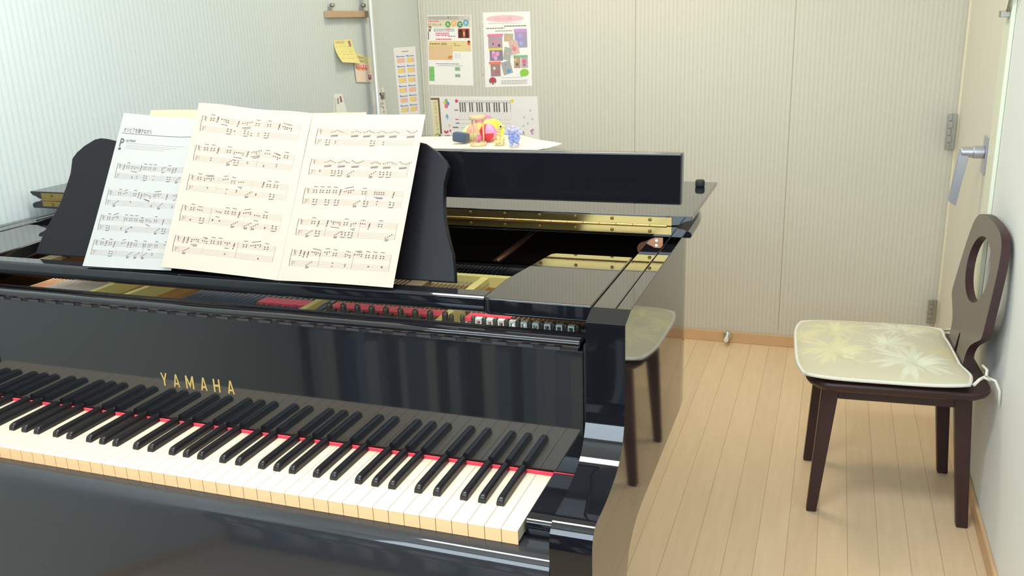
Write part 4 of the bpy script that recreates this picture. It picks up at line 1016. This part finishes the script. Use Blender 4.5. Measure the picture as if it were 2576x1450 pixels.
def cush(sign):
    def fn(u, v):
        # superellipse plan
        a = 2 * u - 1; b = 2 * v - 1
        xx = a * math.sqrt(1 - .18 * b * b * b * b) ; yy = b * math.sqrt(1 - .18 * a ** 4)
        x = (cu_x0 + cu_x1) / 2 + xx * (cu_x1 - cu_x0) / 2; y = (cu_y0 + cu_y1) / 2 + yy * (cu_y1 - cu_y0) / 2
        x += max(0, a) ** 2 * .018 * min(1, max(0, (abs(y - 1.59) - .11) / .07))
        h = (1 - abs(a) ** 3.2) * (1 - abs(b) ** 3.2); h = max(h, 0) ** .55
        z = -.2725 + sign * (.024 if sign > 0 else .0205) * h
        if sign > 0:
            for tx, ty in tufts:
                d2 = ((x - tx) ** 2 + (y - ty) ** 2) / .024 ** 2; z -= .019 * math.exp(-d2) * (1 + .25 * math.cos(6 * math.atan2(y - ty, x - tx)))
            z += .0015 * math.sin(x * 60) * math.sin(y * 47) * h
        else:
            z = max(z, -.2955)
        return Vector((x, y, z))
    return fn
mb = MB(); mb.grid(cush(1), 56, 56, LEAF); mb.grid(cush(-1), 20, 20, mat('cushion_back', srgb(216, 208, 190), .9, spec=.1))
obj('pad', mb, ct)
edge = [cush(1)(*p) for p in [(k / 24, 0) for k in range(24)] + [(1, k / 24) for k in range(24)] + [(1 - k / 24, 1) for k in range(24)] + [(0, 1 - k / 24) for k in range(24)]]
PIPE = mat('white_piping', srgb(222, 222, 212), .8, spec=.1)
mb = MB(); mb.tube([p + Vector((0, 0, -.0005)) for p in edge] + [edge[0]], .0048, PIPE, 8); obj('piping', mb, ct)
mb = MB(); cx_, cy_ = .712, 1.345
mb.tube([(cx_ - .005, cy_ + .005, -.274), (.722, 1.362, -.262), (.735, 1.372, -.258), (.745, 1.385, -.262)], .004, PIPE, 8)
mb.tube([(.735, 1.372, -.257), (.728, 1.352, -.252), (.742, 1.348, -.256), (.738, 1.372, -.258)], .0035, PIPE, 8)
mb.tube([(.738, 1.37, -.258), (.757, 1.36, -.262), (.767, 1.352, -.285), (.770, 1.352, -.325)], .0035, PIPE, 8)
mb.tube([(.738, 1.372, -.258), (.745, 1.40, -.250), (.738, 1.42, -.246)], .0035, PIPE, 8)
obj('tie', mb, ct)
mb = MB(); mb.tube([(.708, 1.77, -.274), (.722, 1.752, -.264), (.730, 1.735, -.258), (.722, 1.72, -.252)], .0038, PIPE, 8); obj('tie', mb, ct)

piv = Vector((.54, CY)); off = Vector((.5, CY - .02)) - piv; a_ = math.radians(3.5)
ct.location.x = piv.x + off.x * math.cos(a_) - off.y * math.sin(a_); ct.location.y = piv.y + off.x * math.sin(a_) + off.y * math.cos(a_)
ct.rotation_euler.z = a_
# ------------------------------------------------------------------ bookcase seen only in the lacquer of the fallboard
BX0, BX1, BY0, BY1 = WL + .015, .60, WF + .012, -1.27
SHELF = mat('bookcase_dark', srgb(40, 36, 38), .5, noise=.2, nscale=10)
t = thing('bookcase', 'low dark bookcase behind the player, mirrored in the piano fallboard', 'bookcase', ((BX0 + BX1) / 2, (BY0 + BY1) / 2, 0))
nb_ = 3; bw = (BX1 - BX0) / nb_
for k in range(nb_ + 1):
    x = BX0 + k * bw - (.02 if k == nb_ else 0 if k == 0 else .01)
    mb = MB(); mb.box(x, x + .02, BY0, BY1, 0.0, 1.12, SHELF); obj('side_panel', mb, t, up=0)
for z in (.035, .405, .76, 1.10):
    for k in range(nb_):
        mb = MB(); mb.box(BX0 + k * bw + (.0205 if k == 0 else .0105), BX0 + (k + 1) * bw - (.0205 if k == nb_ - 1 else .0105), BY0 + .013, BY1, z, z + .0198, SHELF); obj('shelf', mb, t, up=0)
mb = MB(); mb.box(BX0 + .0205, BX1 - .0205, BY0, BY0 + .0125, .036, 1.119, SHELF); obj('back_panel', mb, t, up=0)
cols = [(196, 206, 220), (150, 170, 200), (70, 90, 150), (210, 214, 216), (40, 42, 50), (176, 190, 210), (120, 136, 166), (60, 66, 84), (30, 34, 46)]
rb = random.Random(3)
def book(x, w, z, h, c, grp):
    mb = MB(); m = flat(*c, .5); y1 = BY1 - .012
    mb.box(x + .0005, x + w - .0005, y1 - .2, y1, z, z + h, m)
    mb.box(x + .003, x + w - .003, y1 - .198, y1 - .01, z + h - .002, z + h + .0005, PAPER)
    tag(obj('book', mb, up=0, bevel=.0015), 'upright book on the %s shelf of the bookcase mirrored in the fallboard' % grp, 'book', 'books on the %s shelf' % grp)
for z, grp in ((.0552, 'lowest'), (.4252, 'second')):
    for k in range(nb_):
        x = BX0 + k * bw + .023
        while x < BX0 + (k + 1) * bw - .075:
            w = rb.uniform(.022, .05); book(x, w, z, rb.uniform(.25, .31), rb.choice(cols), grp); x += w + .0008
            if rb.random() < .12: x += .04

# ------------------------------------------------------------------ light
def area(name, loc, size, sizey, power, col, target=None, rot=None):
    l = bpy.data.lights.new(name, 'AREA'); l.shape = 'RECTANGLE'; l.size = size; l.size_y = sizey; l.energy = power; l.color = col
    o = bpy.data.objects.new(name, l); C.objects.link(o); o.location = loc
    if target is not None: o.rotation_euler = (Vector(target) - Vector(loc)).to_track_quat('-Z', 'Y').to_euler()
    return o
# ceiling lamp over the keyboard
lx, ly = -.32, .15
t = thing('ceiling_lamp', 'long white ceiling lamp above the keyboard', 'ceiling lamp', (lx, ly, CEIL))
mb = MB(); mb.box(lx - .54, lx + .54, ly - .21, ly + .21, CEIL - .05, CEIL - .0005, CEILM); obj('housing', mb, t, up=0, bevel=.01)
area('ceiling_light', (lx, ly, CEIL - .055), 1.02, .36, 30, (1.0, .98, .95))
area('rear_light', (-.45, 2.05, CEIL - .01), .35, .35, 12, (1.0, .87, .66))
area('window_fill_light', (-.2, WF - .005, 1.71), 1.78, 1.0, 52, (.76, .91, 1.0), target=(-.35, 1.2, 1.0))  # cool fill added from behind the camera, at the unseen window
w = bpy.data.worlds.new('World'); bpy.context.scene.world = w; w.use_nodes = True
sky = w.node_tree.nodes.new('ShaderNodeTexSky'); sky.sky_type = 'NISHITA' if hasattr(sky, 'sky_type') else sky.sky_type
try: sky.sun_disc = False
except Exception: pass
w.node_tree.links.new(sky.outputs[0], w.node_tree.nodes['Background'].inputs[0]); w.node_tree.nodes['Background'].inputs[1].default_value = .25

# ------------------------------------------------------------------ camera
cam = bpy.data.cameras.new('Camera'); co = bpy.data.objects.new('Camera', cam); C.objects.link(co)
cam.sensor_width = 36; cam.lens = 31.357; cam.clip_start = .02
r = Vector((.9425, .3327, -.0331)).normalized(); fwd = Vector((-.3279, .9006, -.2854)).normalized()
u = r.cross(fwd).normalized(); r = fwd.cross(u)
co.matrix_world = Matrix(((r.x, u.x, -fwd.x, .3505), (r.y, u.y, -fwd.y, -.9543), (r.z, u.z, -fwd.z, .6305 + H), (0, 0, 0, 1)))
sc = bpy.context.scene; sc.camera = co
sc.view_settings.view_transform = 'Standard'; sc.view_settings.look = 'None'; sc.view_settings.exposure = 0.0
sc.cycles.max_bounces = 8; sc.cycles.diffuse_bounces = 5; sc.cycles.glossy_bounces = 5; sc.cycles.transmission_bounces = 6
sc.cycles.caustics_reflective = False; sc.cycles.caustics_refractive = False
